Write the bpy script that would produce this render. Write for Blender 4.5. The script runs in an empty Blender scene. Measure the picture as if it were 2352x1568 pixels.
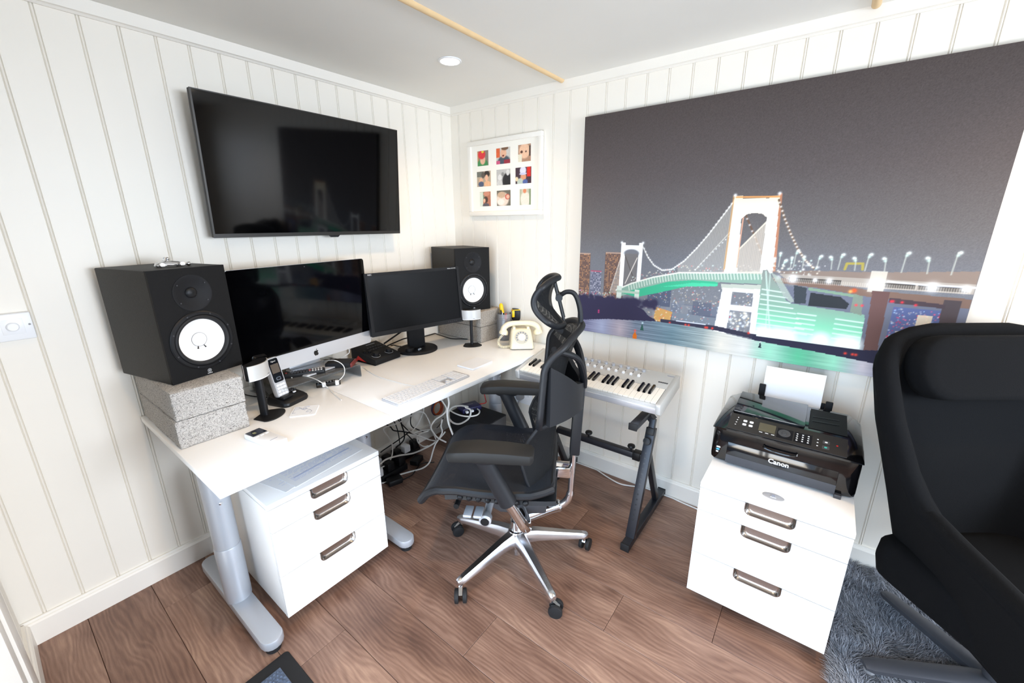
import bpy, bmesh, math, random
import numpy as np
from mathutils import Vector, Matrix

# ------------------------------------------------------------------ camera, world, light, exposure
S = bpy.context.scene
C = S.collection
PI = math.pi
def lin(c):
    if isinstance(c, str):
        c = [int(c[i:i+2], 16) / 255 for i in (1, 3, 5)]
    return tuple((v / 12.92 if v <= .04045 else ((v + .055) / 1.055) ** 2.4) for v in c[:3])

cam_data = bpy.data.cameras.new('camera'); cam = bpy.data.objects.new('camera', cam_data); C.objects.link(cam)
_yaw, _pitch, _roll = 0.9211, -0.2771, -0.0064
_f = Vector((math.cos(_pitch) * math.sin(_yaw), math.cos(_pitch) * math.cos(_yaw), math.sin(_pitch)))
_r = Vector((math.cos(_yaw), -math.sin(_yaw), 0)); _u = _r.cross(_f)
_r2 = _r * math.cos(_roll) + _u * math.sin(_roll); _u2 = _u * math.cos(_roll) - _r * math.sin(_roll)
cam.matrix_world = Matrix(((_r2.x, _u2.x, -_f.x, -2.0847), (_r2.y, _u2.y, -_f.y, -2.0654), (_r2.z, _u2.z, -_f.z, 1.4454), (0, 0, 0, 1)))
cam_data.sensor_fit = 'HORIZONTAL'; cam_data.sensor_width = 36; cam_data.lens = 946.33 / 2352 * 36
cam_data.clip_start = .02; cam_data.clip_end = 100
S.camera = cam

W = bpy.data.worlds.new('sky'); S.world = W; W.use_nodes = True
W.node_tree.nodes['Background'].inputs[0].default_value = (*lin((.80, .89, 1.0)), 1)
W.node_tree.nodes['Background'].inputs[1].default_value = 1.2

def area(name, loc, direction, sx, sy, energy, col):
    l = bpy.data.lights.new(name, 'AREA'); l.shape = 'RECTANGLE'; l.size = sx; l.size_y = sy; l.energy = energy; l.color = col
    o = bpy.data.objects.new(name, l); C.objects.link(o); o.location = loc
    o.rotation_euler = Vector(direction).to_track_quat('-Z', 'Y').to_euler()
    return o
# daylight coming in through the glazed door on the near left and the window in the rear wall, plus an added ceiling fill
area('daylight_door', (-3.40, -1.85, 2.45), (1, 0, -.55), 2.2, 1.3, 60, lin((.74, .87, 1.0)))
area('daylight_garden', (-2.42, -1.62, .72), (1, .10, -.32), 1.7, 1.2, 31, lin((.76, .88, 1.0)))
area('ceiling_bounce_fill', (-3.05, -1.70, .06), (.8, 0, 1.1), 1.9, 1.2, 52, lin((1.0, .93, .82)))  # unseen upward panel added to brighten the ceiling, standing in for ground bounce
area('daylight_window', (-1.2, -5.6, 1.65), (0, 1, -.10), 2.0, 1.3, 250, lin((.90, .945, 1.0)))

S.view_settings.view_transform = 'Standard'; S.view_settings.look = 'None'
S.view_settings.exposure = .36; S.view_settings.gamma = 1; S.view_settings.use_curve_mapping = False
S.cycles.max_bounces = 7; S.cycles.diffuse_bounces = 4; S.cycles.glossy_bounces = 3; S.cycles.transparent_max_bounces = 10; S.cycles.use_adaptive_sampling = True; S.cycles.adaptive_threshold = .02
S.cycles.sample_clamp_indirect = 6; S.cycles.caustics_reflective = False; S.cycles.caustics_refractive = False

# ------------------------------------------------------------------ helpers
class G:
    """collects vertices and faces; build() links them as ONE mesh object"""
    def __init__(s): s.v = []; s.f = []; s.uv = None
    def add(s, vs, fs):
        b = len(s.v); s.v += [Vector(p) for p in vs]; s.f += [tuple(b + i for i in f) for f in fs]; return s
    def box(s, x0, x1, y0, y1, z0, z1):
        return s.add([(x, y, z) for z in (z0, z1) for y in (y0, y1) for x in (x0, x1)],
                     [(0, 2, 3, 1), (4, 5, 7, 6), (0, 1, 5, 4), (2, 6, 7, 3), (0, 4, 6, 2), (1, 3, 7, 5)])
    def cbox(s, c, sx, sy, sz):
        return s.box(c[0] - sx / 2, c[0] + sx / 2, c[1] - sy / 2, c[1] + sy / 2, c[2] - sz / 2, c[2] + sz / 2)
    def bar(s, p0, p1, w, h, up=(0, 0, 1)):
        p0, p1 = Vector(p0), Vector(p1); d = (p1 - p0).normalized(); up = Vector(up)
        a = d.cross(up)
        if a.length < 1e-4: a = d.cross(Vector((1, 0, 0)))
        a.normalize(); b = a.cross(d)
        vs = [p + a * i * w / 2 + b * j * h / 2 for p in (p0, p1) for i, j in ((-1, -1), (1, -1), (1, 1), (-1, 1))]
        return s.add(vs, [(3, 2, 1, 0), (4, 5, 6, 7), (0, 1, 5, 4), (1, 2, 6, 5), (2, 3, 7, 6), (3, 0, 4, 7)])
    def rings(s, rings, caps=True, closed=False):
        n = len(rings[0]); b = len(s.v)
        for r in rings: s.v += [Vector(p) for p in r]
        m = len(rings)
        for i in range(m if closed else m - 1):
            j = (i + 1) % m
            for k in range(n):
                l = (k + 1) % n
                s.f.append((b + i * n + k, b + i * n + l, b + j * n + l, b + j * n + k))
        if caps and not closed:
            s.f.append(tuple(b + k for k in reversed(range(n)))); s.f.append(tuple(b + (m - 1) * n + k for k in range(n)))
        return s
    def cyl(s, p0, p1, r0, r1=None, n=20, caps=True):
        r1 = r0 if r1 is None else r1
        p0, p1 = Vector(p0), Vector(p1); d = (p1 - p0).normalized()
        a = d.orthogonal().normalized(); b = d.cross(a)
        return s.rings([[p + (a * math.cos(2 * PI * k / n) + b * math.sin(2 * PI * k / n)) * r for k in range(n)] for p, r in ((p0, r0), (p1, r1))], caps)
    def tube(s, pts, r, n=8, closed=False, flat=1.0, up=None):
        pts = [Vector(p) for p in pts]; m = len(pts); rs = []; a = None
        rr = r if isinstance(r, (list, tuple)) else [r] * m
        for i in range(m):
            if closed: d = pts[(i + 1) % m] - pts[i - 1]
            else: d = pts[min(i + 1, m - 1)] - pts[max(i - 1, 0)]
            d.normalize()
            if up is not None:
                a = d.cross(Vector(up)).normalized()
            elif a is None: a = d.orthogonal().normalized()
            else: a = (a - d * a.dot(d)).normalized()
            b = d.cross(a)
            rs.append([pts[i] + (a * math.cos(2 * PI * k / n) + b * math.sin(2 * PI * k / n) * flat) * rr[i] for k in range(n)])
        return s.rings(rs, not closed, closed)
    def lathe(s, prof, n=32, c=(0, 0, 0), axis=(0, 0, 1), sx=1, sy=1, caps=True):
        ax = Vector(axis).normalized(); c = Vector(c)
        q = Vector((0, 0, 1)).rotation_difference(ax)
        rs = [[c + q @ Vector((max(r, 1e-5) * math.cos(2 * PI * k / n) * sx, max(r, 1e-5) * math.sin(2 * PI * k / n) * sy, z)) for k in range(n)] for r, z in prof]
        return s.rings(rs, caps)
    def ball(s, c, r, n=16, m=10, sc=(1, 1, 1)):
        rs = [[(c[0] + sc[0] * r * math.sin(PI * (i + .02) / (m + .04)) * math.cos(2 * PI * k / n), c[1] + sc[1] * r * math.sin(PI * (i + .02) / (m + .04)) * math.sin(2 * PI * k / n), c[2] - sc[2] * r * math.cos(PI * (i + .02) / (m + .04))) for k in range(n)] for i in range(m + 1)]
        return s.rings(rs, True)
    def prism(s, poly, h0, h1, ex=(1, 0, 0), ey=(0, 1, 0), ez=(0, 0, 1), o=(0, 0, 0)):
        ex, ey, ez, o = Vector(ex), Vector(ey), Vector(ez), Vector(o)
        return s.rings([[o + ex * p[0] + ey * p[1] + ez * h for p in poly] for h in (h0, h1)], True)
    def sheet(s, fn, nu, nv, th, uvs=None):
        """thick curved panel from fn(a,b), a,b in 0..1"""
        P = [[Vector(fn(i / nu, j / nv)) for j in range(nv + 1)] for i in range(nu + 1)]
        N = [[None] * (nv + 1) for _ in range(nu + 1)]
        for i in range(nu + 1):
            for j in range(nv + 1):
                du = P[min(i + 1, nu)][j] - P[max(i - 1, 0)][j]; dv = P[i][min(j + 1, nv)] - P[i][max(j - 1, 0)]
                nn = du.cross(dv); N[i][j] = nn.normalized() if nn.length > 1e-12 else Vector((0, 0, 1))
        b = len(s.v); n1 = (nu + 1) * (nv + 1); t = th if callable(th) else (lambda a, b_: th)
        for sg in (.5, -.5):
            for i in range(nu + 1):
                for j in range(nv + 1): s.v.append(P[i][j] + N[i][j] * t(i / nu, j / nv) * sg)
        if uvs:
            s.uv = (s.uv or []) + [(i / nu * uvs[0], j / nv * uvs[1]) for _ in range(2) for i in range(nu + 1) for j in range(nv + 1)]
        ix = lambda k, i, j: b + k * n1 + i * (nv + 1) + j
        for i in range(nu):
            for j in range(nv):
                s.f.append((ix(0, i, j), ix(0, i + 1, j), ix(0, i + 1, j + 1), ix(0, i, j + 1)))
                s.f.append((ix(1, i, j), ix(1, i, j + 1), ix(1, i + 1, j + 1), ix(1, i + 1, j)))
        for i in range(nu):
            for j in (0, nv):
                q = (ix(0, i, j), ix(0, i + 1, j), ix(1, i + 1, j), ix(1, i, j)); s.f.append(q if j else q[::-1])
        for j in range(nv):
            for i in (0, nu):
                q = (ix(0, i, j), ix(0, i, j + 1), ix(1, i, j + 1), ix(1, i, j)); s.f.append(q[::-1] if i else q)
        return s
    def xf(s, M):
        s.v = [M @ p for p in s.v]; return s
    def mesh(s, name, bevel=0, seg=2, smooth=True, ang=32, recalc=True):
        bm = bmesh.new(); vs = [bm.verts.new(p) for p in s.v]
        for f in s.f:
            try: bm.faces.new([vs[i] for i in f])
            except ValueError: pass
        if s.uv:
            ul = bm.loops.layers.uv.new('UVMap'); bm.verts.index_update()
            for f in bm.faces:
                for l in f.loops: l[ul].uv = s.uv[l.vert.index]
        if recalc: bmesh.ops.recalc_face_normals(bm, faces=bm.faces)
        if bevel:
            es = [e for e in bm.edges if len(e.link_faces) == 2 and e.calc_face_angle(0) > math.radians(28)]
            bmesh.ops.bevel(bm, geom=es, offset=bevel, segments=seg, affect='EDGES', profile=.5, clamp_overlap=True)
        me = bpy.data.meshes.new(name); bm.to_mesh(me); bm.free()
        if smooth:
            me.shade_smooth(); me.set_sharp_from_angle(angle=math.radians(ang))
        return me
    def build(s, name, mat, parent=None, world=False, **k):
        if world and parent is not None:
            inv = parent_matrix(parent).inverted(); s.v = [inv @ p for p in s.v]
        return link(name, s.mesh(name, **k), mat, parent)

def parent_matrix(o):
    m = o.matrix_basis.copy()
    while o.parent: o = o.parent; m = o.matrix_basis @ m
    return m
def link(name, me, mat=None, parent=None):
    o = bpy.data.objects.new(name, me); C.objects.link(o)
    if mat is not None and not me.materials: me.materials.append(mat)
    if parent is not None: o.parent = parent
    return o
def thing(name, label, cat, loc=(0, 0, 0), rotz=0, group=None):
    o = bpy.data.objects.new(name, None); C.objects.link(o); o.empty_display_size = .05
    o.location = loc; o.rotation_euler = (0, 0, rotz)
    return tag(o, label, cat, group)
def tag(o, label, cat, group=None, kind=None):
    o['label'] = label; o['category'] = cat
    if group: o['group'] = group
    if kind: o['kind'] = kind
    return o
def struct(o):
    o['kind'] = 'structure'; return o
def holder(name, loc=(0, 0, 0)):
    o = bpy.data.objects.new(name, None); C.objects.link(o); o.location = loc; return struct(o)
def copy_tree(o, parent=None):
    c = o.copy(); C.objects.link(c); c.parent = parent
    for ch in list(o.children): copy_tree(ch, c)
    return c
def spline(pts, n=8, closed=False):
    pts = [Vector(p) for p in pts]; m = len(pts); out = []
    for i in range(m if closed else m - 1):
        p0 = pts[i - 1] if (closed or i > 0) else pts[0] * 2 - pts[1]
        p1 = pts[i]; p2 = pts[(i + 1) % m]
        p3 = pts[(i + 2) % m] if (closed or i + 2 < m) else pts[-1] * 2 - pts[-2]
        for k in range(n):
            t = k / n
            out.append(.5 * ((2 * p1) + (p2 - p0) * t + (2 * p0 - 5 * p1 + 4 * p2 - p3) * t * t + (3 * p1 - p0 - 3 * p2 + p3) * t ** 3))
    if not closed: out.append(pts[-1])
    return out
def rrect(w, h, r, n=5, cx=0, cy=0):
    out = []
    for ax, ay, a0 in ((1, 1, 0), (-1, 1, 90), (-1, -1, 180), (1, -1, 270)):
        for k in range(n + 1):
            a = math.radians(a0 + 90 * k / n)
            out.append((cx + ax * (w / 2 - r) + r * math.cos(a), cy + ay * (h / 2 - r) + r * math.sin(a)))
    return out
def text_obj(name, body, size, mat, parent, loc, rot=(PI / 2, 0, 0), depth=.0004, bold=0):
    cu = bpy.data.curves.new(name, 'FONT'); cu.body = body; cu.size = size; cu.extrude = depth; cu.align_x = 'CENTER'; cu.align_y = 'CENTER'; cu.offset = bold; cu.resolution_u = 3
    t = bpy.data.objects.new(name + '_tmp', cu); C.objects.link(t)
    dg = bpy.context.evaluated_depsgraph_get(); me = bpy.data.meshes.new_from_object(t.evaluated_get(dg)); me.name = name
    bpy.data.objects.remove(t); me.materials.clear()
    o = link(name, me, mat, parent); o.location = loc; o.rotation_euler = rot; return o

# ------------------------------------------------------------------ materials
def mat(name, col, rough=.5, metal=0, noise=None, bump=None, coat=0, spec=None, emit=None, alpha=None, trans=None, sheen=0):
    """noise=(scale, amount) tonal variation, bump=(scale, strength)"""
    m = bpy.data.materials.new(name); m.use_nodes = True; nt = m.node_tree; p = nt.nodes['Principled BSDF']
    base = (*lin(col), 1)
    p.inputs['Base Color'].default_value = base; p.inputs['Roughness'].default_value = rough; p.inputs['Metallic'].default_value = metal
    if spec is not None: p.inputs['Specular IOR Level'].default_value = spec
    if coat: p.inputs['Coat Weight'].default_value = coat; p.inputs['Coat Roughness'].default_value = .08
    if sheen: p.inputs['Sheen Weight'].default_value = sheen; p.inputs['Sheen Roughness'].default_value = .5
    if emit: p.inputs['Emission Color'].default_value = (*lin(emit[0]), 1); p.inputs['Emission Strength'].default_value = emit[1]
    if trans: p.inputs['Transmission Weight'].default_value = trans[0]; p.inputs['IOR'].default_value = trans[1]
    if alpha is not None: p.inputs['Alpha'].default_value = alpha
    tc = nt.nodes.new('ShaderNodeTexCoord')
    if noise:
        n = nt.nodes.new('ShaderNodeTexNoise'); n.inputs['Scale'].default_value = noise[0]; n.inputs['Detail'].default_value = 4
        nt.links.new(tc.outputs['Object'], n.inputs['Vector'])
        mr = nt.nodes.new('ShaderNodeMapRange'); mr.inputs[1].default_value = .25; mr.inputs[2].default_value = .75; mr.inputs[3].default_value = 1 - noise[1]; mr.inputs[4].default_value = 1 + noise[1]
        nt.links.new(n.outputs['Fac'], mr.inputs[0])
        mx = nt.nodes.new('ShaderNodeMix'); mx.data_type = 'RGBA'; mx.blend_type = 'MULTIPLY'; mx.inputs[0].default_value = 1; mx.inputs[6].default_value = base
        nt.links.new(mr.outputs[0], mx.inputs[7]); nt.links.new(mx.outputs[2], p.inputs['Base Color'])
    if bump:
        n = nt.nodes.new('ShaderNodeTexNoise'); n.inputs['Scale'].default_value = bump[0]; n.inputs['Detail'].default_value = 3
        nt.links.new(tc.outputs['Object'], n.inputs['Vector'])
        b = nt.nodes.new('ShaderNodeBump'); b.inputs['Strength'].default_value = bump[1]; b.inputs['Distance'].default_value = .002
        nt.links.new(n.outputs['Fac'], b.inputs['Height']); nt.links.new(b.outputs[0], p.inputs['Normal'])
    return m
def vcol_mat(name, rough=.5, coat=0, spec=.5):
    m = mat(name, (1, 1, 1), rough, spec=spec); nt = m.node_tree
    a = nt.nodes.new('ShaderNodeVertexColor'); a.layer_name = 'Col'
    nt.links.new(a.outputs['Color'], nt.nodes['Principled BSDF'].inputs['Base Color'])
    return m
def nd(nt, t, **k):
    n = nt.nodes.new(t)
    for a, b in k.items(): setattr(n, a, b)
    return n

def wood_floor_mat():
    m = bpy.data.materials.new('oak_laminate'); m.use_nodes = True; nt = m.node_tree; p = nt.nodes['Principled BSDF']; L = nt.links.new
    tc = nd(nt, 'ShaderNodeTexCoord'); oi = nd(nt, 'ShaderNodeObjectInfo')
    cmb = nd(nt, 'ShaderNodeCombineXYZ'); mu = nd(nt, 'ShaderNodeMath', operation='MULTIPLY'); mu.inputs[1].default_value = 37
    L(oi.outputs['Random'], mu.inputs[0]); L(mu.outputs[0], cmb.inputs[0]); L(mu.outputs[0], cmb.inputs[1]); L(mu.outputs[0], cmb.inputs[2])
    add = nd(nt, 'ShaderNodeVectorMath', operation='ADD'); L(tc.outputs['Object'], add.inputs[0]); L(cmb.outputs[0], add.inputs[1])
    def mp(sc):
        q = nd(nt, 'ShaderNodeMapping'); q.inputs['Scale'].default_value = sc; L(add.outputs[0], q.inputs['Vector']); return q
    big = nd(nt, 'ShaderNodeTexNoise'); big.inputs['Scale'].default_value = 1; big.inputs['Detail'].default_value = 2; L(mp((7, 2.2, 1)).outputs[0], big.inputs['Vector'])
    warp = nd(nt, 'ShaderNodeVectorMath', operation='MULTIPLY_ADD'); warp.inputs[1].default_value = (.14, .1, 0)
    L(big.outputs['Color'], warp.inputs[0]); L(add.outputs[0], warp.inputs[2])
    wv = nd(nt, 'ShaderNodeTexWave', wave_type='BANDS', bands_direction='X'); wv.inputs['Scale'].default_value = 22; wv.inputs['Distortion'].default_value = 6; wv.inputs['Detail'].default_value = 3; wv.inputs['Detail Scale'].default_value = 1.2
    q = nd(nt, 'ShaderNodeMapping'); q.inputs['Scale'].default_value = (1, .16, 1); L(warp.outputs[0], q.inputs['Vector']); L(q.outputs[0], wv.inputs['Vector'])
    fine = nd(nt, 'ShaderNodeTexNoise'); fine.inputs['Scale'].default_value = 1; fine.inputs['Detail'].default_value = 6; fine.inputs['Roughness'].default_value = .7; L(mp((120, 9, 1)).outputs[0], fine.inputs['Vector'])
    cloud = nd(nt, 'ShaderNodeTexNoise'); cloud.inputs['Scale'].default_value = 1; cloud.inputs['Detail'].default_value = 3; L(mp((11, 3.2, 1)).outputs[0], cloud.inputs['Vector'])
    knot = nd(nt, 'ShaderNodeTexVoronoi'); knot.inputs['Scale'].default_value = 1; L(mp((5.2, 3.0, 1)).outputs[0], knot.inputs['Vector'])
    kr = nd(nt, 'ShaderNodeMapRange'); kr.inputs[1].default_value = .02; kr.inputs[2].default_value = .16; kr.inputs[3].default_value = .24; kr.inputs[4].default_value = 0; L(knot.outputs['Distance'], kr.inputs[0])
    s1 = nd(nt, 'ShaderNodeMath', operation='MULTIPLY_ADD'); s1.inputs[1].default_value = .13; L(wv.outputs['Fac'], s1.inputs[0])
    s2 = nd(nt, 'ShaderNodeMath', operation='MULTIPLY_ADD'); s2.inputs[1].default_value = .50; L(fine.outputs['Fac'], s2.inputs[0]); L(s1.outputs[0], s2.inputs[2])
    s3 = nd(nt, 'ShaderNodeMath', operation='MULTIPLY_ADD'); s3.inputs[1].default_value = .75; L(cloud.outputs['Fac'], s3.inputs[0]); s1.inputs[2].default_value = -.08; L(s2.outputs[0], s3.inputs[2])
    s4 = nd(nt, 'ShaderNodeMath', operation='SUBTRACT'); L(s3.outputs[0], s4.inputs[0]); L(kr.outputs[0], s4.inputs[1])
    s5 = nd(nt, 'ShaderNodeMath', operation='MULTIPLY_ADD'); s5.inputs[1].default_value = .16; L(oi.outputs['Random'], s5.inputs[0]); L(s4.outputs[0], s5.inputs[2])
    cr = nd(nt, 'ShaderNodeValToRGB'); e = cr.color_ramp.elements
    e[0].position = .16; e[0].color = (*lin('#443029'), 1); e[1].position = 1.0; e[1].color = (*lin('#b3917b'), 1)
    for pos, c in ((.42, '#65493c'), (.60, '#7c5d4e'), (.78, '#937362')):
        x = cr.color_ramp.elements.new(pos); x.color = (*lin(c), 1)
    L(s5.outputs[0], cr.inputs[0]); L(cr.outputs[0], p.inputs['Base Color'])
    rr = nd(nt, 'ShaderNodeMapRange'); rr.inputs[3].default_value = .38; rr.inputs[4].default_value = .55; L(fine.outputs['Fac'], rr.inputs[0]); L(rr.outputs[0], p.inputs['Roughness'])
    b = nd(nt, 'ShaderNodeBump'); b.inputs['Strength'].default_value = .25; b.inputs['Distance'].default_value = .001; L(s2.outputs[0], b.inputs['Height']); L(b.outputs[0], p.inputs['Normal'])
    return m
def concrete_mat(name, c0, c1, c2):
    m = bpy.data.materials.new(name); m.use_nodes = True; nt = m.node_tree; p = nt.nodes['Principled BSDF']; L = nt.links.new
    tc = nd(nt, 'ShaderNodeTexCoord'); v = nd(nt, 'ShaderNodeTexVoronoi'); v.inputs['Scale'].default_value = 340; L(tc.outputs['Object'], v.inputs['Vector'])
    n = nd(nt, 'ShaderNodeTexNoise'); n.inputs['Scale'].default_value = 210; n.inputs['Detail'].default_value = 7; n.inputs['Roughness'].default_value = .75; L(tc.outputs['Object'], n.inputs['Vector'])
    a = nd(nt, 'ShaderNodeMath', operation='MULTIPLY_ADD'); a.inputs[1].default_value = .35; L(v.outputs['Distance'], a.inputs[0]); L(n.outputs['Fac'], a.inputs[2])
    cr = nd(nt, 'ShaderNodeValToRGB'); e = cr.color_ramp.elements
    e[0].position = .47; e[0].color = (*lin(c0), 1); e[1].position = .76; e[1].color = (*lin(c2), 1); x = e.new(.56); x.color = (*lin(c1), 1)
    L(a.outputs[0], cr.inputs[0]); L(cr.outputs[0], p.inputs['Base Color']); p.inputs['Roughness'].default_value = .95
    b = nd(nt, 'ShaderNodeBump'); b.inputs['Strength'].default_value = .9; b.inputs['Distance'].default_value = .004; L(a.outputs[0], b.inputs['Height']); L(b.outputs[0], p.inputs['Normal'])
    return m
def net_mat(name, col, scale, hole, sheen=0):
    """woven chair mesh with real see-through holes"""
    m = mat(name, col, .7, sheen=sheen, spec=.25); nt = m.node_tree; p = nt.nodes['Principled BSDF']; L = nt.links.new
    uv = nd(nt, 'ShaderNodeTexCoord'); br = nd(nt, 'ShaderNodeTexBrick'); br.inputs['Scale'].default_value = scale
    br.inputs['Color1'].default_value = (0, 0, 0, 1); br.inputs['Color2'].default_value = (0, 0, 0, 1); br.inputs['Mortar'].default_value = (1, 1, 1, 1)
    br.inputs['Mortar Size'].default_value = hole; br.inputs['Mortar Smooth'].default_value = .1; br.inputs['Brick Width'].default_value = .5; br.inputs['Row Height'].default_value = .3; br.inputs['Bias'].default_value = 0
    L(uv.outputs['UV'], br.inputs['Vector']); 
    inv = nd(nt, 'ShaderNodeMath', operation='SUBTRACT'); inv.inputs[0].default_value = 1; L(br.outputs['Fac'], inv.inputs[1]); L(inv.outputs[0], p.inputs['Alpha'])
    bp = nd(nt, 'ShaderNodeBump'); bp.inputs['Strength'].default_value = 1; bp.inputs['Distance'].default_value = .003; bp.invert = True; L(br.outputs['Fac'], bp.inputs['Height']); L(bp.outputs[0], p.inputs['Normal'])
    return m
def fabric_mat(name, c0, c1, scale, rough=.95, sheen=.3, spec=.4):
    m = mat(name, c0, rough, sheen=sheen, spec=spec); nt = m.node_tree; p = nt.nodes['Principled BSDF']; L = nt.links.new
    tc = nd(nt, 'ShaderNodeTexCoord'); n = nd(nt, 'ShaderNodeTexNoise'); n.inputs['Scale'].default_value = scale; n.inputs['Detail'].default_value = 3; L(tc.outputs['Object'], n.inputs['Vector'])
    mx = nd(nt, 'ShaderNodeMix', data_type='RGBA'); mx.inputs[6].default_value = (*lin(c0), 1); mx.inputs[7].default_value = (*lin(c1), 1)
    L(n.outputs['Fac'], mx.inputs[0]); L(mx.outputs[2], p.inputs['Base Color'])
    b = nd(nt, 'ShaderNodeBump'); b.inputs['Strength'].default_value = .5; b.inputs['Distance'].default_value = .001; L(n.outputs['Fac'], b.inputs['Height']); L(b.outputs[0], p.inputs['Normal'])
    return m

MT = dict(
    wall=mat('cream_painted_boards', '#f0eadf', .45, noise=(3, .015), bump=(14, .03)),
    wall_plain=mat('cream_paint', '#e6e0d4', .5, noise=(3, .02)),
    trim=mat('white_trim_paint', '#f0ebe2', .4, noise=(5, .012)),
    ceil=mat('matt_ceiling_paint', '#eeece6', .9, noise=(2.5, .02), bump=(30, .02)),
    floor=wood_floor_mat(), joint=mat('floor_joint', '#3b2a22', .8),
    pine=mat('pale_wood', '#e2c395', .6, noise=(18, .06)),
    white=mat('white_laminate', '#f4f3f1', .32, noise=(6, .008)), white_edge=mat('white_edging', '#f1ece6', .4),
    wplastic=mat('white_plastic', '#f2f3f5', .35), wcable=mat('white_cable_plastic', '#e9e7e2', .4),
    wkey=mat('ivory_white_keys', '#f1ebe0', .3), silver=mat('silver_paint', '#b9bdc4', .38, metal=.35), silver_d=mat('silver_plastic', '#c6c5c2', .42, metal=.25),
    alu=mat('brushed_aluminium', '#d9dade', .32, metal=.55), chrome=mat('polished_chrome', '#dfe0e2', .10, metal=1), satin=mat('satin_cast_aluminium', '#d3d4d8', .23, metal=1),
    steel=mat('brushed_steel', '#8d8883', .3, metal=1), gunmetal=mat('brushed_nickel', '#b3aca6', .24, metal=1),
    black=mat('black_plastic', '#141416', .45, spec=.3), black_m=mat('matt_black_plastic', '#19191b', .65, spec=.25), black_g=mat('gloss_black_plastic', '#08080a', .10, coat=.4),
    screen=mat('screen_glass', '#020203', .06, spec=.35), screen_m=mat('matt_screen', '#08080a', .35, spec=.2),
    cab=mat('black_vinyl_wrap', '#2a2927', .6, noise=(220, .25), bump=(320, .25), spec=.3), baffle=mat('black_baffle', '#100f0f', .6, noise=(260, .2), bump=(300, .15), spec=.2),
    rubber=mat('black_rubber', '#131315', .7), cone=mat('white_paper_cone', '#efece8', .6),
    grey=mat('grey_plastic', '#8a8a8c', .5), dgrey=mat('dark_grey_plastic', '#3b3b3e', .5),
    chairp=mat('charcoal_nylon', '#1a1b1e', .5, bump=(400, .1), spec=.35), chairpad=mat('soft_arm_pad', '#1d1c1b', .6, spec=.3),
    ivory=mat('ivory_plastic', '#ece2c4', .3, coat=.2), ivory_d=mat('clear_dial', '#cfc7b4', .15, coat=.3),
    yellow=mat('yellow_plastic', '#f3c50a', .4), red=mat('red_plastic', '#c8201c', .4), orange=mat('orange_cable', '#d9611a', .5), blue=mat('navy_cable', '#20284e', .5),
    paper=mat('white_paper', '#f3f5f8', .8), ink=mat('grey_ink', '#7d879f', .8), ink_l=mat('pale_blue_print', '#c3cde6', .8),
    concrete=concrete_mat('aerated_block', '#3f3b38', '#9d9892', '#cfcac4'), concrete_b=concrete_mat('aerated_block_brown', '#3b332c', '#8b8073', '#b8aea2'),
    wool=fabric_mat('black_wool', '#050607', '#0e0f12', 420, sheen=0, spec=.15), lettering=mat('white_print', '#d8d8d8', .5), pinkred=mat('dark_red_leather', '#6d2420', .5),
    navybox=mat('dark_blue_metal', '#22224a', .4), mesh_seat=net_mat('seat_net', '#0f1522', 82, .022, .1), mesh_back=net_mat('back_net', '#17181a', 95, .026),
    glass=mat('window_glass', '#ffffff', .02, trans=(1, 1.45)), clear=None, frost=None)
def clear_mat(name, col, rough, a, ior=1.45):
    m = bpy.data.materials.new(name); m.use_nodes = True; nt = m.node_tree; nt.nodes.remove(nt.nodes['Principled BSDF']); out = nt.nodes['Material Output']; L = nt.links.new
    t = nd(nt, 'ShaderNodeBsdfTransparent'); t.inputs[0].default_value = (*lin(col), 1); g = nd(nt, 'ShaderNodeBsdfGlossy'); g.inputs['Roughness'].default_value = rough
    d = nd(nt, 'ShaderNodeAddShader'); d0 = nd(nt, 'ShaderNodeBsdfDiffuse'); d0.inputs[0].default_value = (.45, .46, .47, 1); d1_ = nd(nt, 'ShaderNodeBsdfTranslucent'); d1_.inputs[0].default_value = (.48, .49, .5, 1); L(d0.outputs[0], d.inputs[0]); L(d1_.outputs[0], d.inputs[1])
    fr = nd(nt, 'ShaderNodeFresnel'); fr.inputs[0].default_value = ior
    m1 = nd(nt, 'ShaderNodeMixShader'); m1.inputs[0].default_value = a; L(t.outputs[0], m1.inputs[1]); L(d.outputs[0], m1.inputs[2])
    m2 = nd(nt, 'ShaderNodeMixShader'); L(fr.outputs[0], m2.inputs[0]); L(m1.outputs[0], m2.inputs[1]); L(g.outputs[0], m2.inputs[2]); L(m2.outputs[0], out.inputs[0])
    return m
MT['clear'] = clear_mat('clear_acrylic', '#f7f9f8', .05, .20, 1.25); MT['frost'] = clear_mat('frosted_plastic', '#fafbfd', .3, .26); MT['pane'] = clear_mat('window_pane', '#ffffff', .02, 0.0)
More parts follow.
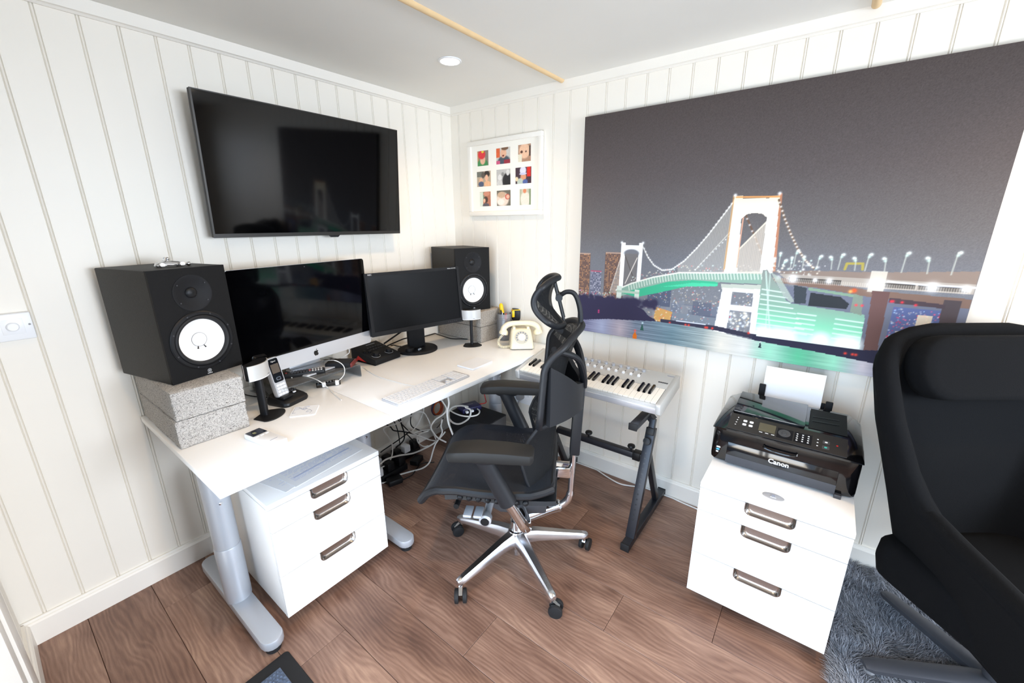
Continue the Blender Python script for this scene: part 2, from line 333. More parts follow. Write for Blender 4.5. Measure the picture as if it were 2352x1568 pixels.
# ------------------------------------------------------------------ the setting
ROOM_Y = -4.55; ROOM_X = -2.24; CEIL = 2.152
fl = holder('floor')
G().box(ROOM_X - .6, .1, ROOM_Y - .1, .1, -.06, -.0125).build('underlay', MT['joint'], fl, smooth=False)
rng = random.Random(4)
PW, PL = .19, 1.30
row_joint = {1: -1.27, 2: -1.95, 4: -.62, 5: -1.27, 0: -.75, 3: -1.62, 6: -1.9, 7: -.85, 8: -1.5, 9: -.9, 10: -1.7, 11: -.5}
plank_meshes = {}
def plank_mesh(w, l):
    k = (round(w, 3), round(l, 3))
    if k not in plank_meshes:
        plank_meshes[k] = G().box(-w / 2 + .0006, w / 2 - .0006, -l / 2 + .0006, l / 2 - .0006, -.012, 0).mesh('plank', bevel=.0011, seg=1, smooth=False)
    return plank_meshes[k]
for r in range(-1, 12):
    x1 = -.192 - PW * r; x0 = x1 - PW
    x1 = min(x1, -.004); x0 = max(x0, ROOM_X + .004)
    if x1 - x0 < .02: continue
    j = row_joint.get(r, -1.0); ys = [-.005]
    while j > -.05: j -= PL
    while j + PL < -.05: j += PL
    y = j
    while y > ROOM_Y + .05: ys.append(y); y -= PL
    ys.append(ROOM_Y + .005)
    for a, b in zip(ys, ys[1:]):
        if a - b < .03: continue
        o = link('plank', plank_mesh(x1 - x0, a - b), MT['floor'], fl); o.location = ((x0 + x1) / 2, (a + b) / 2, 0)

# matchboard walls: every board a mesh of its own with a double bead at its edge
def board_mesh(h):
    prof = [(.0, 0), (.0885, 0), (.0905, -.0042), (.0925, -.0003), (.0945, .0006), (.0965, -.0003), (.0985, -.0042), (.1, 0)]
    prof = [(p[0] + .0055 - .1, p[1]) for p in prof]
    g = G(); n = len(prof)
    g.add([(x, -d - 0, z) for z in (0, h) for x, d in prof], [(i, i + 1, n + i + 1, n + i) for i in range(n - 1)])
    return g.mesh('board', smooth=False, recalc=False)
BH = 2.15
BM = board_mesh(BH); BM.materials.append(MT['wall'])
wl = struct(G().box(ROOM_X - .12, .12, .006, .12, -.05, 2.3).build('wall_left', MT['wall_plain'], smooth=False))
for i in range(-1, 22):
    o = link('board', BM, None, wl); o.location = (-(.0805 + .1 * i) - .0, 0, 0)
wr = struct(G().box(.006, .12, ROOM_Y - .12, .006, -.05, 2.3).build('wall_right', MT['wall_plain'], smooth=False))
for i in range(0, 45):
    o = link('board', BM, None, wr); o.rotation_euler = (0, 0, -PI / 2); o.location = (0, -(.0696 + .1 * i), 0)
# near-left wall: short boarded return, then the glazed door
wn = struct(G().box(ROOM_X - .12, ROOM_X - .006, -.62, .0, -.05, 2.3).box(ROOM_X - .12, ROOM_X - .004, ROOM_Y, -2.82, -.05, 2.3).box(ROOM_X - .12, ROOM_X - .004, -2.82, -.62, 2.08, 2.3).build('wall_near', MT['wall_plain'], smooth=False))
for i in range(6):
    o = link('board', BM, None, wn); o.rotation_euler = (0, 0, PI / 2); o.location = (ROOM_X, -.02 - .1 * i, 0)
wb = struct(G().box(ROOM_X - .12, -2.10, ROOM_Y - .12, ROOM_Y, -.05, 2.3).box(-.30, .12, ROOM_Y - .12, ROOM_Y, -.05, 2.3).box(-2.10, -.30, ROOM_Y - .12, ROOM_Y, -.05, .12).box(-2.10, -.30, ROOM_Y - .12, ROOM_Y, 1.95, 2.3).build('wall_rear', MT['wall_plain'], smooth=False))
struct(G().box(ROOM_X - .12, .12, ROOM_Y - .12, .12, CEIL, CEIL + .1).build('ceiling', MT['ceil'], smooth=False))
# glazed door (near left, just outside the picture except for its lining)
d1 = holder('door_1', (ROOM_X, -1.72, 0))
def dbox(name, m, *b, bev=.002): return G().box(*b).build(name, m, d1, world=True, bevel=bev)
dbox('architrave', MT['trim'], ROOM_X - .002, ROOM_X + .034, -.66, -.555, 0, 2.15)
dbox('architrave', MT['trim'], ROOM_X - .002, ROOM_X + .034, -2.89, -2.79, 0, 2.15)
dbox('lining', MT['trim'], ROOM_X - .12, ROOM_X + .028, -.735, -.664, 0, 2.08)
dbox('lining', MT['trim'], ROOM_X - .12, ROOM_X + .028, -2.79, -2.74, 0, 2.08)
for y0, y1 in ((-1.70, -.76), (-2.72, -1.74)):
    fr = G()
    for a, b, c, d in ((y0, y0 + .07, .02, 2.06), (y1 - .07, y1, .02, 2.06), (y0 + .07, y1 - .07, .02, .12), (y0 + .07, y1 - .07, 1.98, 2.06)):
        fr.box(ROOM_X - .10, ROOM_X - .05, a, b, c, d)
    f = fr.build('door_leaf_frame', MT['trim'], d1, world=True)
    G().box(ROOM_X - .08, ROOM_X - .072, y0 + .06, y1 - .06, .11, 1.99).build('pane', MT['pane'], f, world=True, smooth=False)
w1 = holder('window_1', (-1.0, ROOM_Y, 0))
fr = G()
for a, b, c, d in ((-2.10, -2.03, .12, 1.95), (-.37, -.30, .12, 1.95), (-2.03, -.37, .12, .19), (-2.03, -.37, 1.88, 1.95), (-1.23, -1.17, .19, 1.88)): fr.box(a, b, ROOM_Y - .08, ROOM_Y - .03, c, d)
fr.build('window_frame', MT['trim'], w1, world=True)
G().box(-2.05, -.35, ROOM_Y - .06, ROOM_Y - .054, .18, 1.89).build('pane', MT['pane'], w1, world=True, smooth=False)
# skirting boards and cornices
def strip(name, prof, p0, p1, inward):
    p0, p1, n = Vector(p0), Vector(p1), Vector(inward)
    g = G().rings([[p + n * d + Vector((0, 0, z)) for d, z in prof] for p in (p0, p1)], True)
    return struct(g.build(name, MT['trim'], smooth=False))
sk = [(0, 0), (.018, 0), (.018, .086), (.014, .092), (.010, .094), (.008, .102), (0, .102)]
strip('baseboard_left', sk, (ROOM_X, 0, 0), (-.0, 0, 0), (0, -1, 0))
strip('baseboard_right', sk, (0, -.018, 0), (0, ROOM_Y, 0), (-1, 0, 0))
strip('baseboard_near', sk, (ROOM_X, -.018, 0), (ROOM_X, -.555, 0), (1, 0, 0))
co = [(0, 2.104), (.006, 2.104), (.012, 2.110), (.020, 2.112), (.020, CEIL), (0, CEIL)]
strip('trim_1', co, (ROOM_X, 0, 0), (0, 0, 0), (0, -1, 0))
strip('trim_2', co, (0, -.02, 0), (0, ROOM_Y, 0), (-1, 0, 0))
# half-round pine battens over the ceiling joints
for k, (y, x1) in enumerate(((-.83, -.022), (-2.055, -.022))):
    sec = [(math.cos(PI * i / 8) * .0135, -math.sin(PI * i / 8) * .013) for i in range(9)]
    g = G().rings([[(x, y + a, CEIL + b) for a, b in sec] for x in (ROOM_X + .02, x1)], True)
    struct(g.build('trim_%d' % (3 + k), MT['pine'], smooth=True))
# recessed ceiling downlights (one in view, the others further along the ceiling)
warm = lin((1.0, .84, .63))
def downlight(x, y, label, power):
    t = thing('ceiling_downlight', label, 'ceiling light', (x, y, CEIL))
    G().lathe([(.052, -.0005), (.052, -.003), (.049, -.005), (.043, -.005), (.041, -.001), (.041, .0)], 40, caps=False).build('trim_ring', MT['wplastic'], t)
    G().lathe([(.0405, -.0012), (.040, -.0036), (.0, -.0042)], 32).build('lens', LENS, t)
    l = bpy.data.lights.new('downlight_lamp', 'SPOT'); l.energy = power; l.color = warm; l.spot_size = math.radians(140); l.spot_blend = 1.0; l.shadow_soft_size = .04
    o = bpy.data.objects.new('downlight_lamp', l); C.objects.link(o); o.parent = t; o.location = (0, 0, -.02)
LENS = mat('lit_lens', '#fff6e4', .4, emit=('#fff1d8', 14))
downlight(-.56, -.568, 'round white lit downlight in the ceiling beside the pine batten', 18)
downlight(-1.72, -1.45, 'round lit ceiling downlight above the near side of the desk', 30)
downlight(-.60, -2.75, 'round lit ceiling downlight above the black armchair', 26)
downlight(-1.72, -3.3, 'round lit ceiling downlight at the rear of the room', 30)
# dimmer switch and socket
sw = thing('dimmer_switch', 'white dimmer switch box on the boarded wall left of the speaker', 'switch', (-2.045, -.0, 1.14))
G().box(-.060, .060, -.032, 0, -.043, .043).build('back_box', MT['wplastic'], sw, bevel=.004)
G().box(-.008, .040, -.0335, -.032, -.022, .026).build('faceplate', MT['wplastic'], sw, bevel=.0006)
G().lathe([(.014, 0), (.0135, .010), (.011, .012), (0, .012)], 28, (.016, -.0335, .002), (0, -1, 0)).build('knob', MT['wplastic'], sw, bevel=0)
G().lathe([(.003, 0), (.003, .001), (0, .001)], 12, (.052, -.032, .004), (0, -1, 0)).build('screw', MT['grey'], sw)
so = thing('wall_socket', 'white double wall socket low on the right wall under the desk end', 'socket', (-.0, -.575, .33))
G().box(-.010, 0, -.075, .075, -.045, .045).build('plate', MT['wplastic'], so, bevel=.003)
for y in (-.055, .03): G().box(-.0125, -.01, y, y + .018, .012, .034).build('rocker', MT['wplastic'], so, bevel=.001)
pg = thing('mains_plug', 'grey mains plug with cord pushed into the wall socket', 'plug', (-.011, -.565, .335))
G().lathe([(.026, 0), (.026, .02), (.022, .034), (.0, .036)], 24, (0, 0, .004), (-1, 0, 0)).build('plug_body', MT['grey'], pg)
G().tube(spline([(-.02, .002, -.016), (-.03, .008, -.06), (-.02, .02, -.16), (-.012, .03, -.32)], 6), .0035, 8).build('cord', MT['grey'], pg)
# ------------------------------------------------------------------ desk
DZ = .730
dk = thing('desk', 'long white two-section desk on silver T-legs along the left wall', 'desk', (-.9, -.41, 0))
G().box(-1.792, -1.2022, -.812, -.012, DZ - .022, DZ).build('tabletop', MT['white'], dk, world=True, bevel=.0015)
G().box(-1.1998, -.012, -.812, -.012, DZ - .022, DZ).build('tabletop', MT['white'], dk, world=True, bevel=.0015)
for y in (-.62, -.22):
    G().box(-1.74, -.09, y - .02, y + .02, DZ - .052, DZ - .0225).build('frame_rail', MT['dgrey'], dk, world=True, bevel=.002)
for x in (-1.715, -1.125, -.135):
    lg = G().lathe([(.041, .062), (.041, .70)], 28, (x, -.44, 0)).build('leg', MT['silver'], dk, world=True)
    G().lathe([(.0435, .062), (.0435, .30), (.042, .304)], 28, (x, -.44, 0)).build('leg_sleeve', MT['silver'], lg, world=True)
    G().bar((x, -.72, .695), (x, -.14, .695), .05, .024).build('support_arm', MT['silver'], lg, world=True, bevel=.004)
    G().lathe([(.006, 0), (.006, .004), (0, .005)], 12, (x - .002, -.482, .50), (0, -1, 0)).build('bolt', MT['chrome'], lg, world=True)
    pts = []
    for k in range(9): a = PI + PI * k / 8; pts.append((x + .037 * math.cos(a), -.712 + .037 * math.sin(a)))
    for k in range(9): a = PI * k / 8; pts.append((x + .037 * math.cos(a), -.155 + .037 * math.sin(a)))
    ft = G().prism(pts, .028, .064).build('foot', MT['silver'], dk, world=True, bevel=.006)
    for y in (-.712, -.155): G().lathe([(.022, .0), (.025, .004), (.025, .018), (.014, .029)], 20, (x, y, 0)).build('glide', MT['rubber'], ft, world=True)

# ------------------------------------------------------------------ drawer pedestals
def pedestal(name, label, loc, rot, top_rot=0):
    t = thing('drawer_pedestal', label, 'drawers', loc, rot, None)
    # local: front at -y, x width .44, y depth .55, origin floor centre of front edge
    w = .22; d = .545; z0 = .054; zt = .539
    body = G().box(-w, w, .020, d, z0 + .004, zt - .026).build('carcass', MT['white'], t, bevel=.0012)
    G().box(-w - .001, w + .001, -.001, d, zt - .020, zt).build('top', MT['white'], t, bevel=.0012)
    zs = [z0, .237, .424, zt - .0225]
    for k in range(3):
        a, b = zs[k] + .0013, zs[k + 1] - .0013
        hx = .0; hw = .074
        # drawer front with a cut-out for the recessed pull at its upper edge
        poly = [(-w, a), (w, a), (w, b)]
        r = .019
        poly += [(hw, b)]
        poly += [(hw - r + r * math.cos(q), b - .004 - r + .0 - (r * .0) + r * math.sin(q) - .000) for q in [-(PI / 2) * i / 5 for i in range(6)]]
        poly += [(-hw + r - r * math.sin(q), b - .004 - r - r * math.cos(q)) for q in [(PI / 2) * i / 5 for i in range(6)]]
        poly += [(-hw, b), (-w, b)]
        dr = G().prism(poly, 0, .018, (1, 0, 0), (0, 0, 1), (0, 1, 0)).build('drawer', MT['white'], t, bevel=.0006, seg=1)
        # pull: pressed metal trough lining the cut-out
        out = [(hw, b - .0005)] + [(hw - r + r * math.cos(q), b - .004 - r + r * math.sin(q)) for q in [-(PI / 2) * i / 5 for i in range(6)]] + [(-hw + r - r * math.sin(q), b - .004 - r - r * math.cos(q)) for q in [(PI / 2) * i / 5 for i in range(6)]] + [(-hw, b - .0005)]
        cx, cz = 0, b - .012
        def sc(p, s_): return (p[0] - math.copysign(s_, p[0]) if abs(p[0]) > s_ else p[0], p[1] + (s_ if p[1] < b - .002 else -.0))
        h = G(); layers = [(0, -.0015), (.0022, -.0022), (.0035, .001), (.0060, .008), (.010, .011), (.013, .0115)]
        rings = []
        for s_, dep in layers:
            rings.append([(sc(p, s_)[0], dep, min(sc(p, s_)[1], b - .0006)) for p in out])
        n = len(out)
        for rg in rings: h.v += [Vector(p) for p in rg]
        for i in range(len(rings) - 1):
            for k2 in range(n - 1): h.f.append((i * n + k2, i * n + k2 + 1, (i + 1) * n + k2 + 1, (i + 1) * n + k2))
        h.f.append(tuple((len(rings) - 1) * n + k2 for k2 in range(n)))
        h.build('handle', MT['gunmetal'], dr, ang=50)
    for x in (-w + .05, w - .05):
        for y in (.07, d - .06):
            cs = G().lathe([(.024, -.011), (.025, -.008), (.025, .008), (.024, .011)], 18, (x, y, .025), (1, 0, 0)).build('caster', MT['rubber'], t)
            G().box(x - .014, x + .014, y - .012, y + .012, .030, .062).build('caster_fork', MT['dgrey'], cs)
    return t
ped1 = pedestal('drawer_pedestal', 'white three-drawer pedestal under the desk with papers on top', (-1.425, -.69, 0), 0)
ped2 = pedestal('drawer_pedestal', 'white three-drawer pedestal carrying the black printer', (-.632, -2.043, 0), -PI / 2)
lk = G().lathe([(.031, 0), (.031, .0016), (.028, .0024), (0, .0024)], 40, (.0, .055, .5392), sx=1.05, sy=.66).build('lock_plate', MT['alu'], ped2)
G().box(-.009, .009, .046, .064, .5415, .5432).build('lock_button', MT['alu'], lk, bevel=.001)
for k in range(3): G().box(-.005, .005, .049 + k * .005, .051 + k * .005, .5432, .5436).build('lock_mark', MT['ink'], lk)
# papers lying on the first pedestal
def paper(name, label, loc, rz, w, h, lines, band=None, seed=1):
    t = thing(name, label, 'paper', loc, rz)
    G().box(-w / 2, w / 2, -h / 2, h / 2, 0, .0007).build('sheet', MT['paper'], t, smooth=False)
    r = random.Random(seed)
    g = G()
    for k in range(lines):
        y = h / 2 - .03 - k * (h - .06) / max(lines, 1); x = -w / 2 + .02
        while x < w / 2 - .03:
            l = r.uniform(.008, .03); x2 = min(x + l, w / 2 - .02)
            if r.random() < .72: g.box(x, x2, y, y + .0018, .0007, .0009)
            x = x2 + .004
    o = g.build('print', MT['ink_l'], t, smooth=False); o['kind'] = 'stuff'
    if band: G().box(-w / 2 + .03, w / 2 - .02, band, band + .009, .0007, .00095).build('shaded_row', MT['ink_l'], t, smooth=False)
    return t
paper('document', 'printed A4 document lying across the top of the desk pedestal', (-1.400, -.545, .5406), .12, .297, .21, 22, -.05, 3)
paper('letter', 'white letter sheet under the document on the left of the desk pedestal', (-1.500, -.500, .5394), .22, .21, .297, 14, None, 5)
# ------------------------------------------------------------------ concrete blocks and studio monitors
def block(label, loc, rz, w, d, h, m, seed):
    r = random.Random(seed)
    g = G().box(-w / 2, w / 2, -d / 2, d / 2, 0, h)
    me = g.mesh('concrete_block', bevel=.003, seg=2)
    bm = bmesh.new(); bm.from_mesh(me); bmesh.ops.subdivide_edges(bm, edges=[e for e in bm.edges if e.calc_length() > .05], cuts=14, use_grid_fill=True)
    for v in bm.verts:
        v.co.x += r.uniform(-.0016, .0016); v.co.y += r.uniform(-.0016, .0016)
        if .004 < v.co.z < h - .004: v.co.z += r.uniform(-.001, .001)
        elif (abs(v.co.x) > w / 2 - .006 or abs(v.co.y) > d / 2 - .006) and v.co.z > h / 2: v.co.z -= r.uniform(0, .0022)
    bm.to_mesh(me); bm.free()
    o = link('concrete_block', me, m); o.location = loc; o.rotation_euler = (0, 0, rz); tag(o, label, 'concrete block')
    return o
block('pale grey concrete block on the desk, lower of the left pair', (-1.674, -.236, DZ + .001), 0, .21, .424, .098, MT['concrete'], 1)
block('pale grey concrete block directly under the left studio monitor', (-1.672, -.238, DZ + .100), .012, .208, .42, .098, MT['concrete'], 2)
block('brownish concrete block on the desk corner, lower of the far pair', (-.117, -.217, DZ + .001), -.03, .20, .39, .098, MT['concrete_b'], 3)
block('brownish concrete block directly under the far studio monitor', (-.116, -.218, DZ + .100), -.045, .198, .39, .098, MT['concrete_b'], 4)
def monitor_speaker(label, loc, rz):
    t = thing('studio_monitor', label, 'speaker', loc, rz, None)
    w, d, h = .240, .308, .382
    # cabinet open at the front, baffle in two halves with round openings for the drivers
    x0, x1, y0, y1 = -w / 2, w / 2, -d / 2 + .010, d / 2
    cg = G(); cg.add([(x, y, z) for z in (0, h) for y in (y0, y1) for x in (x0, x1)], [(0, 2, 3, 1), (4, 5, 7, 6), (2, 6, 7, 3), (0, 4, 6, 2), (1, 3, 7, 5)])
    cab = cg.build('cabinet', MT['cab'], t, bevel=.004)
    def holed(za, zb_, cz, r_, name):
        N = 64; g = G(); ci = []; sq = []; sq2 = []
        for k in range(N):
            a = 2 * PI * (k + .5) / N; dx, dz = math.cos(a), math.sin(a)
            m_ = min((w / 2) / abs(dx) if abs(dx) > 1e-9 else 9, ((zb_ - cz) if dz > 0 else (cz - za)) / abs(dz) if abs(dz) > 1e-9 else 9)
            ci.append((r_ * dx, cz + r_ * dz)); sq.append((dx * m_, cz + dz * m_))
        # snap to the corners so that the outline stays rectangular
        for cx_ in (-w / 2, w / 2):
            for c_z in (za, zb_):
                k = min(range(N), key=lambda q: (sq[q][0] - cx_) ** 2 + (sq[q][1] - c_z) ** 2); sq[k] = (cx_, c_z)
        g.rings([[(x, -d / 2 + .02, z) for x, z in ci], [(x, -d / 2, z) for x, z in ci], [(x, -d / 2, z) for x, z in sq], [(x, -d / 2 + .010, z) for x, z in sq]], False)
        return g.build(name, MT['baffle'], t, ang=25)
    holed(.2335, h, .296, .060, 'upper_baffle'); holed(0, .2335, .129, .0905, 'lower_baffle')
    F = -d / 2
    # tweeter waveguide
    wz = .297
    wg = G().lathe([(.062, 0), (.062, .0016), (.058, .0018), (.046, -.0035), (.030, -.008), (.018, -.0105), (0, -.011)], 48, (0, F, wz), (0, -1, 0), caps=False).build('tweeter_waveguide', MT['black_m'], t)
    G().lathe([(.0185, -.0095), (.0185, -.008), (.016, -.0045), (.010, -.002), (0, -.001)], 28, (0, F, wz), (0, -1, 0), caps=False).build('tweeter_grille', MT['black'], wg)
    for a in (35, 145, 215, 325): G().lathe([(.0024, .001), (.0022, .0026), (0, .0026)], 10, (.0525 * math.cos(math.radians(a)), F, wz + .0525 * math.sin(math.radians(a))), (0, -1, 0)).build('screw', MT['dgrey'], wg)
    # woofer
    z = .129
    ring = G().lathe([(.104, 0), (.104, .003), (.100, .006), (.092, .0065), (.089, .002)], 56, (0, F, z), (0, -1, 0), caps=False).build('woofer_ring', MT['black'], t)
    G().lathe([(.0905, .002), (.088, .0065), (.084, .0085), (.079, .0065), (.0755, .0), (.0745, -.003)], 56, (0, F, z), (0, -1, 0), caps=False).build('surround', MT['rubber'], ring)
    cn = G().lathe([(.0765, -.001), (.073, -.003), (.049, -.013), (.024, -.022), (.022, -.0225)], 56, (0, F, z), (0, -1, 0), caps=False).build('cone', MT['cone'], t)
    G().lathe([(.0245, -.0205), (.0235, -.0195), (.018, -.0165), (.009, -.0146), (0, -.014)], 36, (0, F, z), (0, -1, 0), caps=False).build('dust_cap', MT['cone'], cn)
    G().lathe([(.0252, -.0212), (.0250, -.0198), (.0241, -.0198), (.0239, -.0210)], 36, (0, F, z), (0, -1, 0), caps=False).build('cap_seam', MT['grey'], cn)
    for a in (-112, -66):
        A = math.radians(a); G().tube([(.024 * math.cos(A), F + .0185, z + .024 * math.sin(A)), (.029 * math.cos(A), F + .0165, z + .029 * math.sin(A)), (.0335 * math.cos(A), F + .0155, z + .0335 * math.sin(A))], [.0012, .0016, .0026], 6).build('lead_wire', MT['black'], cn)
    for k in range(8):
        a = 2 * PI * (k + .5) / 8; G().lathe([(.0028, .004), (.0026, .0078), (0, .0078)], 10, (.0965 * math.cos(a), F, z + .0965 * math.sin(a)), (0, -1, 0)).build('screw', MT['dgrey'], ring)
    # emblem: ring with three crossed strokes over a line of lettering
    e = G().tube([(.0062 * math.cos(2 * PI * k / 24), F - .0006, .0155 + .0062 * math.sin(2 * PI * k / 24)) for k in range(24)], .0005, 5, closed=True)
    for a in (30, 90, 150):
        A = math.radians(a); e.tube([(.0048 * math.cos(A), F - .0006, .0155 + .0048 * math.sin(A)), (-.0048 * math.cos(A), F - .0006, .0155 - .0048 * math.sin(A))], .0005, 5)
    e.build('emblem', MT['lettering'], t)
    text_obj('brand_lettering', 'YAMAHA', .0042, MT['lettering'], t, (0, F - .0004, .0058), bold=.0001)
    return t
monitor_speaker('large black studio monitor with white cone on the left concrete blocks', (-1.662, -.192, DZ + .199), math.radians(13.5))
monitor_speaker('black studio monitor with white cone in the far room corner', (-.176, -.206, DZ + .199), math.radians(-16))
# toy lying on the left monitor
ty = thing('chrome_model_car', 'small chrome model racing car on top of the left studio monitor', 'toy car', (-1.645, -.25, DZ + .199 + .382), math.radians(8))
def csec(x, w, z0, z1): return [(x, y * w, z0 + (z1 - z0) * zz) for y, zz in ((-1, .15), (-.95, .6), (-.5, .95), (.5, .95), (.95, .6), (1, .15), (.6, 0), (-.6, 0))]
G().rings([csec(-.048, .004, .005, .009), csec(-.034, .010, .004, .018), (csec(-.012, .013, .004, .024)), csec(.010, .013, .004, .020), csec(.028, .010, .004, .016), csec(.04, .007, .006, .013)], True).build('car_body', MT['chrome'], ty, ang=60)
G().ball((-.008, 0, .027), .007, 12, 8).build('driver_head', MT['chrome'], ty)
G().tube([(-.018, -.008, .022), (-.014, -.006, .033), (-.014, .006, .033), (-.018, .008, .022)], .0012, 6).build('windscreen_hoop', MT['chrome'], ty)
for x in (-.032, .026):
    for y in (-.017, .017):
        G().lathe([(.0075, -.004), (.0085, -.002), (.0085, .002), (.0075, .004)], 20, (x, y, .0085), (0, 1, 0)).build('wheel', MT['chrome'], ty)
G().ball((.047, -.012, .0075), .0075, 14, 8).build('hitch_ball', MT['chrome'], ty)
# ------------------------------------------------------------------ computer screens
im = thing('desktop_computer', 'large all-in-one desktop computer with black screen and silver chin', 'computer', (-1.184, -.215, DZ), math.radians(7.7))
IW, IH, ZB = .650, .437, .118
im_face = rrect(IW, IH, .012, 5, 0, ZB + IH / 2)
shell = G().rings([[(p[0], -.024, p[1]) for p in im_face], [(p[0], -.017, p[1]) for p in im_face], [(p[0] * .93, .004, ZB + IH / 2 + (p[1] - ZB - IH / 2) * .9) for p in im_face], [(p[0] * .55, .026, ZB + IH / 2 + (p[1] - ZB - IH / 2) * .5) for p in im_face]], True).build('aluminium_shell', MT['alu'], im, bevel=0)
def roundtop(w, h, r, cx, z0):
    out = [(cx - w / 2, z0), (cx + w / 2, z0)]
    for a0, ax in ((0, 1), (90, -1)):
        for k in range(6):
            a = math.radians(a0 + 90 * k / 5); out.append((cx + ax * (w / 2 - r) + r * math.cos(a), z0 + h - r + r * math.sin(a)))
    return out
G().prism(roundtop(IW - .001, IH - .066, .012, 0, ZB + .0655), 0, .0015, (1, 0, 0), (0, 0, 1), (0, -1, 0), (0, -.024, 0)).build('screen', MT['screen'], im)
G().lathe([(.0022, 0), (.0022, .0003), (0, .0003)], 12, (0, -.0256, ZB + IH - .012), (0, -1, 0)).build('webcam', MT['dgrey'], im)
# fruit emblem on the chin
def emblem(parent, c, s, m):
    half = [(0, .30), (.07, .335), (.15, .36), (.24, .345), (.31, .30), (.36, .24)]
    bite = [(.285, .16), (.255, .07), (.27, -.03), (.33, -.11), (.385, -.14)]
    low = [(.35, -.24), (.29, -.34), (.22, -.425), (.15, -.45), (.08, -.43), (0, -.41)]
    left = [(-.08, -.43), (-.15, -.45), (-.22, -.425), (-.30, -.33), (-.37, -.20), (-.405, -.06), (-.40, .08), (-.36, .21), (-.29, .305), (-.20, .35), (-.12, .35), (-.05, .32)]
    e = G().prism([(x * s, z * s) for x, z in half + bite + low + left], 0, .0004, (1, 0, 0), (0, 0, 1), (0, -1, 0), c).build('emblem', m, parent, smooth=False)
    leaf = [(.0, .38), (.01, .47), (.07, .56), (.16, .61), (.155, .52), (.09, .42)]
    G().prism([(x * s, z * s) for x, z in leaf], 0, .0004, (1, 0, 0), (0, 0, 1), (0, -1, 0), c).build('leaf', m, e, smooth=False)
emblem(im, (0, -.0241, ZB + .031), .030, MT['black_g'])
G().prism([(.022, .33), (.045, .25), (.068, .13), (.072, .078), (.06, .0725), (.09, .0725), (.080, .08), (.076, .13), (.053, .26), (.03, .335)], -.08, .08, (0, 1, 0), (0, 0, 1), (1, 0, 0)).build('stand_neck', MT['alu'], im, bevel=.001)
G().prism(rrect(.18, .165, .012, 4, 0, .012), .066, .072).build('stand_foot', MT['alu'], im, bevel=.001)
# clear acrylic riser shelf carrying the computer
rs = thing('acrylic_shelf', 'low clear acrylic riser shelf under the desktop computer', 'shelf', (-1.2, -.2, DZ), math.radians(4))
prof = [(-.215, 0), (-.215, .052)] + [(-.203 - .012 * math.cos(PI / 2 * k / 4), .052 + .012 * math.sin(PI / 2 * k / 4)) for k in range(1, 5)] + [(.163 + .012 * math.sin(PI / 2 * k / 4), .052 + .012 * math.cos(PI / 2 * k / 4)) for k in range(0, 5)] + [(.175, 0)]
inner = [(p[0] + (.004 if p[0] < 0 else -.004), max(p[1] - (.004 if p[1] > .05 else 0), 0)) for p in prof]
poly = prof + inner[::-1]
g = G(); n = len(prof)
for yy in (-.135, .14): g.v += [Vector((x, yy, z)) for x, z in prof] + [Vector((x, yy, z)) for x, z in inner]
for k in range(n - 1):
    g.f += [(k, k + 1, 2 * n + k + 1, 2 * n + k), (n + k, n + k + 1, 3 * n + k + 1, 3 * n + k), (k, k + 1, n + k + 1, n + k), (2 * n + k, 2 * n + k + 1, 3 * n + k + 1, 3 * n + k)]
g.f += [(0, n, 3 * n, 2 * n), (n - 1, 2 * n - 1, 4 * n - 1, 3 * n - 1)]
g.build('acrylic_sheet', MT['clear'], rs)
SH = DZ + .064
# second screen
ne = thing('computer_monitor', 'smaller matt black widescreen monitor on a round pedestal', 'monitor', (-.555, -.195, DZ), math.radians(-12.4))
tl = Matrix.Translation((-.022, -.105, .153)) @ Matrix.Rotation(math.radians(-5.5), 4, 'X')
NW, NH = .566, .327
G().box(-NW / 2, NW / 2, .000, .028, 0, NH).box(-NW * .36, NW * .36, .028, .052, NH * .16, NH * .8).xf(tl).build('housing', MT['black_m'], ne, bevel=.002)
bz = G()
for a, b, c, d in ((-NW / 2, NW / 2, 0, .024), (-NW / 2, NW / 2, NH - .016, NH), (-NW / 2, -NW / 2 + .016, .024, NH - .016), (NW / 2 - .016, NW / 2, .024, NH - .016)): bz.box(a, b, -.006, .0, c, d)
bzo = bz.xf(tl).build('bezel', MT['black_m'], ne)
G().box(-NW / 2 + .0155, NW / 2 - .0155, -.0016, -.0002, .0235, NH - .0155).xf(tl).build('screen', MT['screen_m'], ne, smooth=False)
for k in range(5): G().box(NW / 2 - .05 - k * .014, NW / 2 - .044 - k * .014, -.0066, -.006, .010, .0125).xf(tl).build('button', MT['dgrey'], bzo, smooth=False)
def tx(body, size, x, z, al='CENTER'):
    o = text_obj('brand_lettering', body, size, MT['lettering'], bzo, (0, 0, 0)); o.matrix_basis = tl @ Matrix.Translation((x, -.0063, z)) @ Matrix.Rotation(PI / 2, 4, 'X')
tx('NEC', .011, -NW / 2 + .028, NH - .008); tx('MultiSync EA231WMi', .0062, NW / 2 - .05, NH - .008)
G().box(-.052, .052, -.006, .022, .012, .315).build('stand_neck', MT['black_m'], ne, bevel=.004)
G().box(-.045, .045, -.066, -.004, .225, .305).build('hinge_block', MT['black_m'], ne, bevel=.004)
G().lathe([(.118, 0), (.118, .010), (.113, .015), (.0, .017)], 56, (0, -.005, 0), sy=.92).build('stand_base', MT['black_m'], ne)
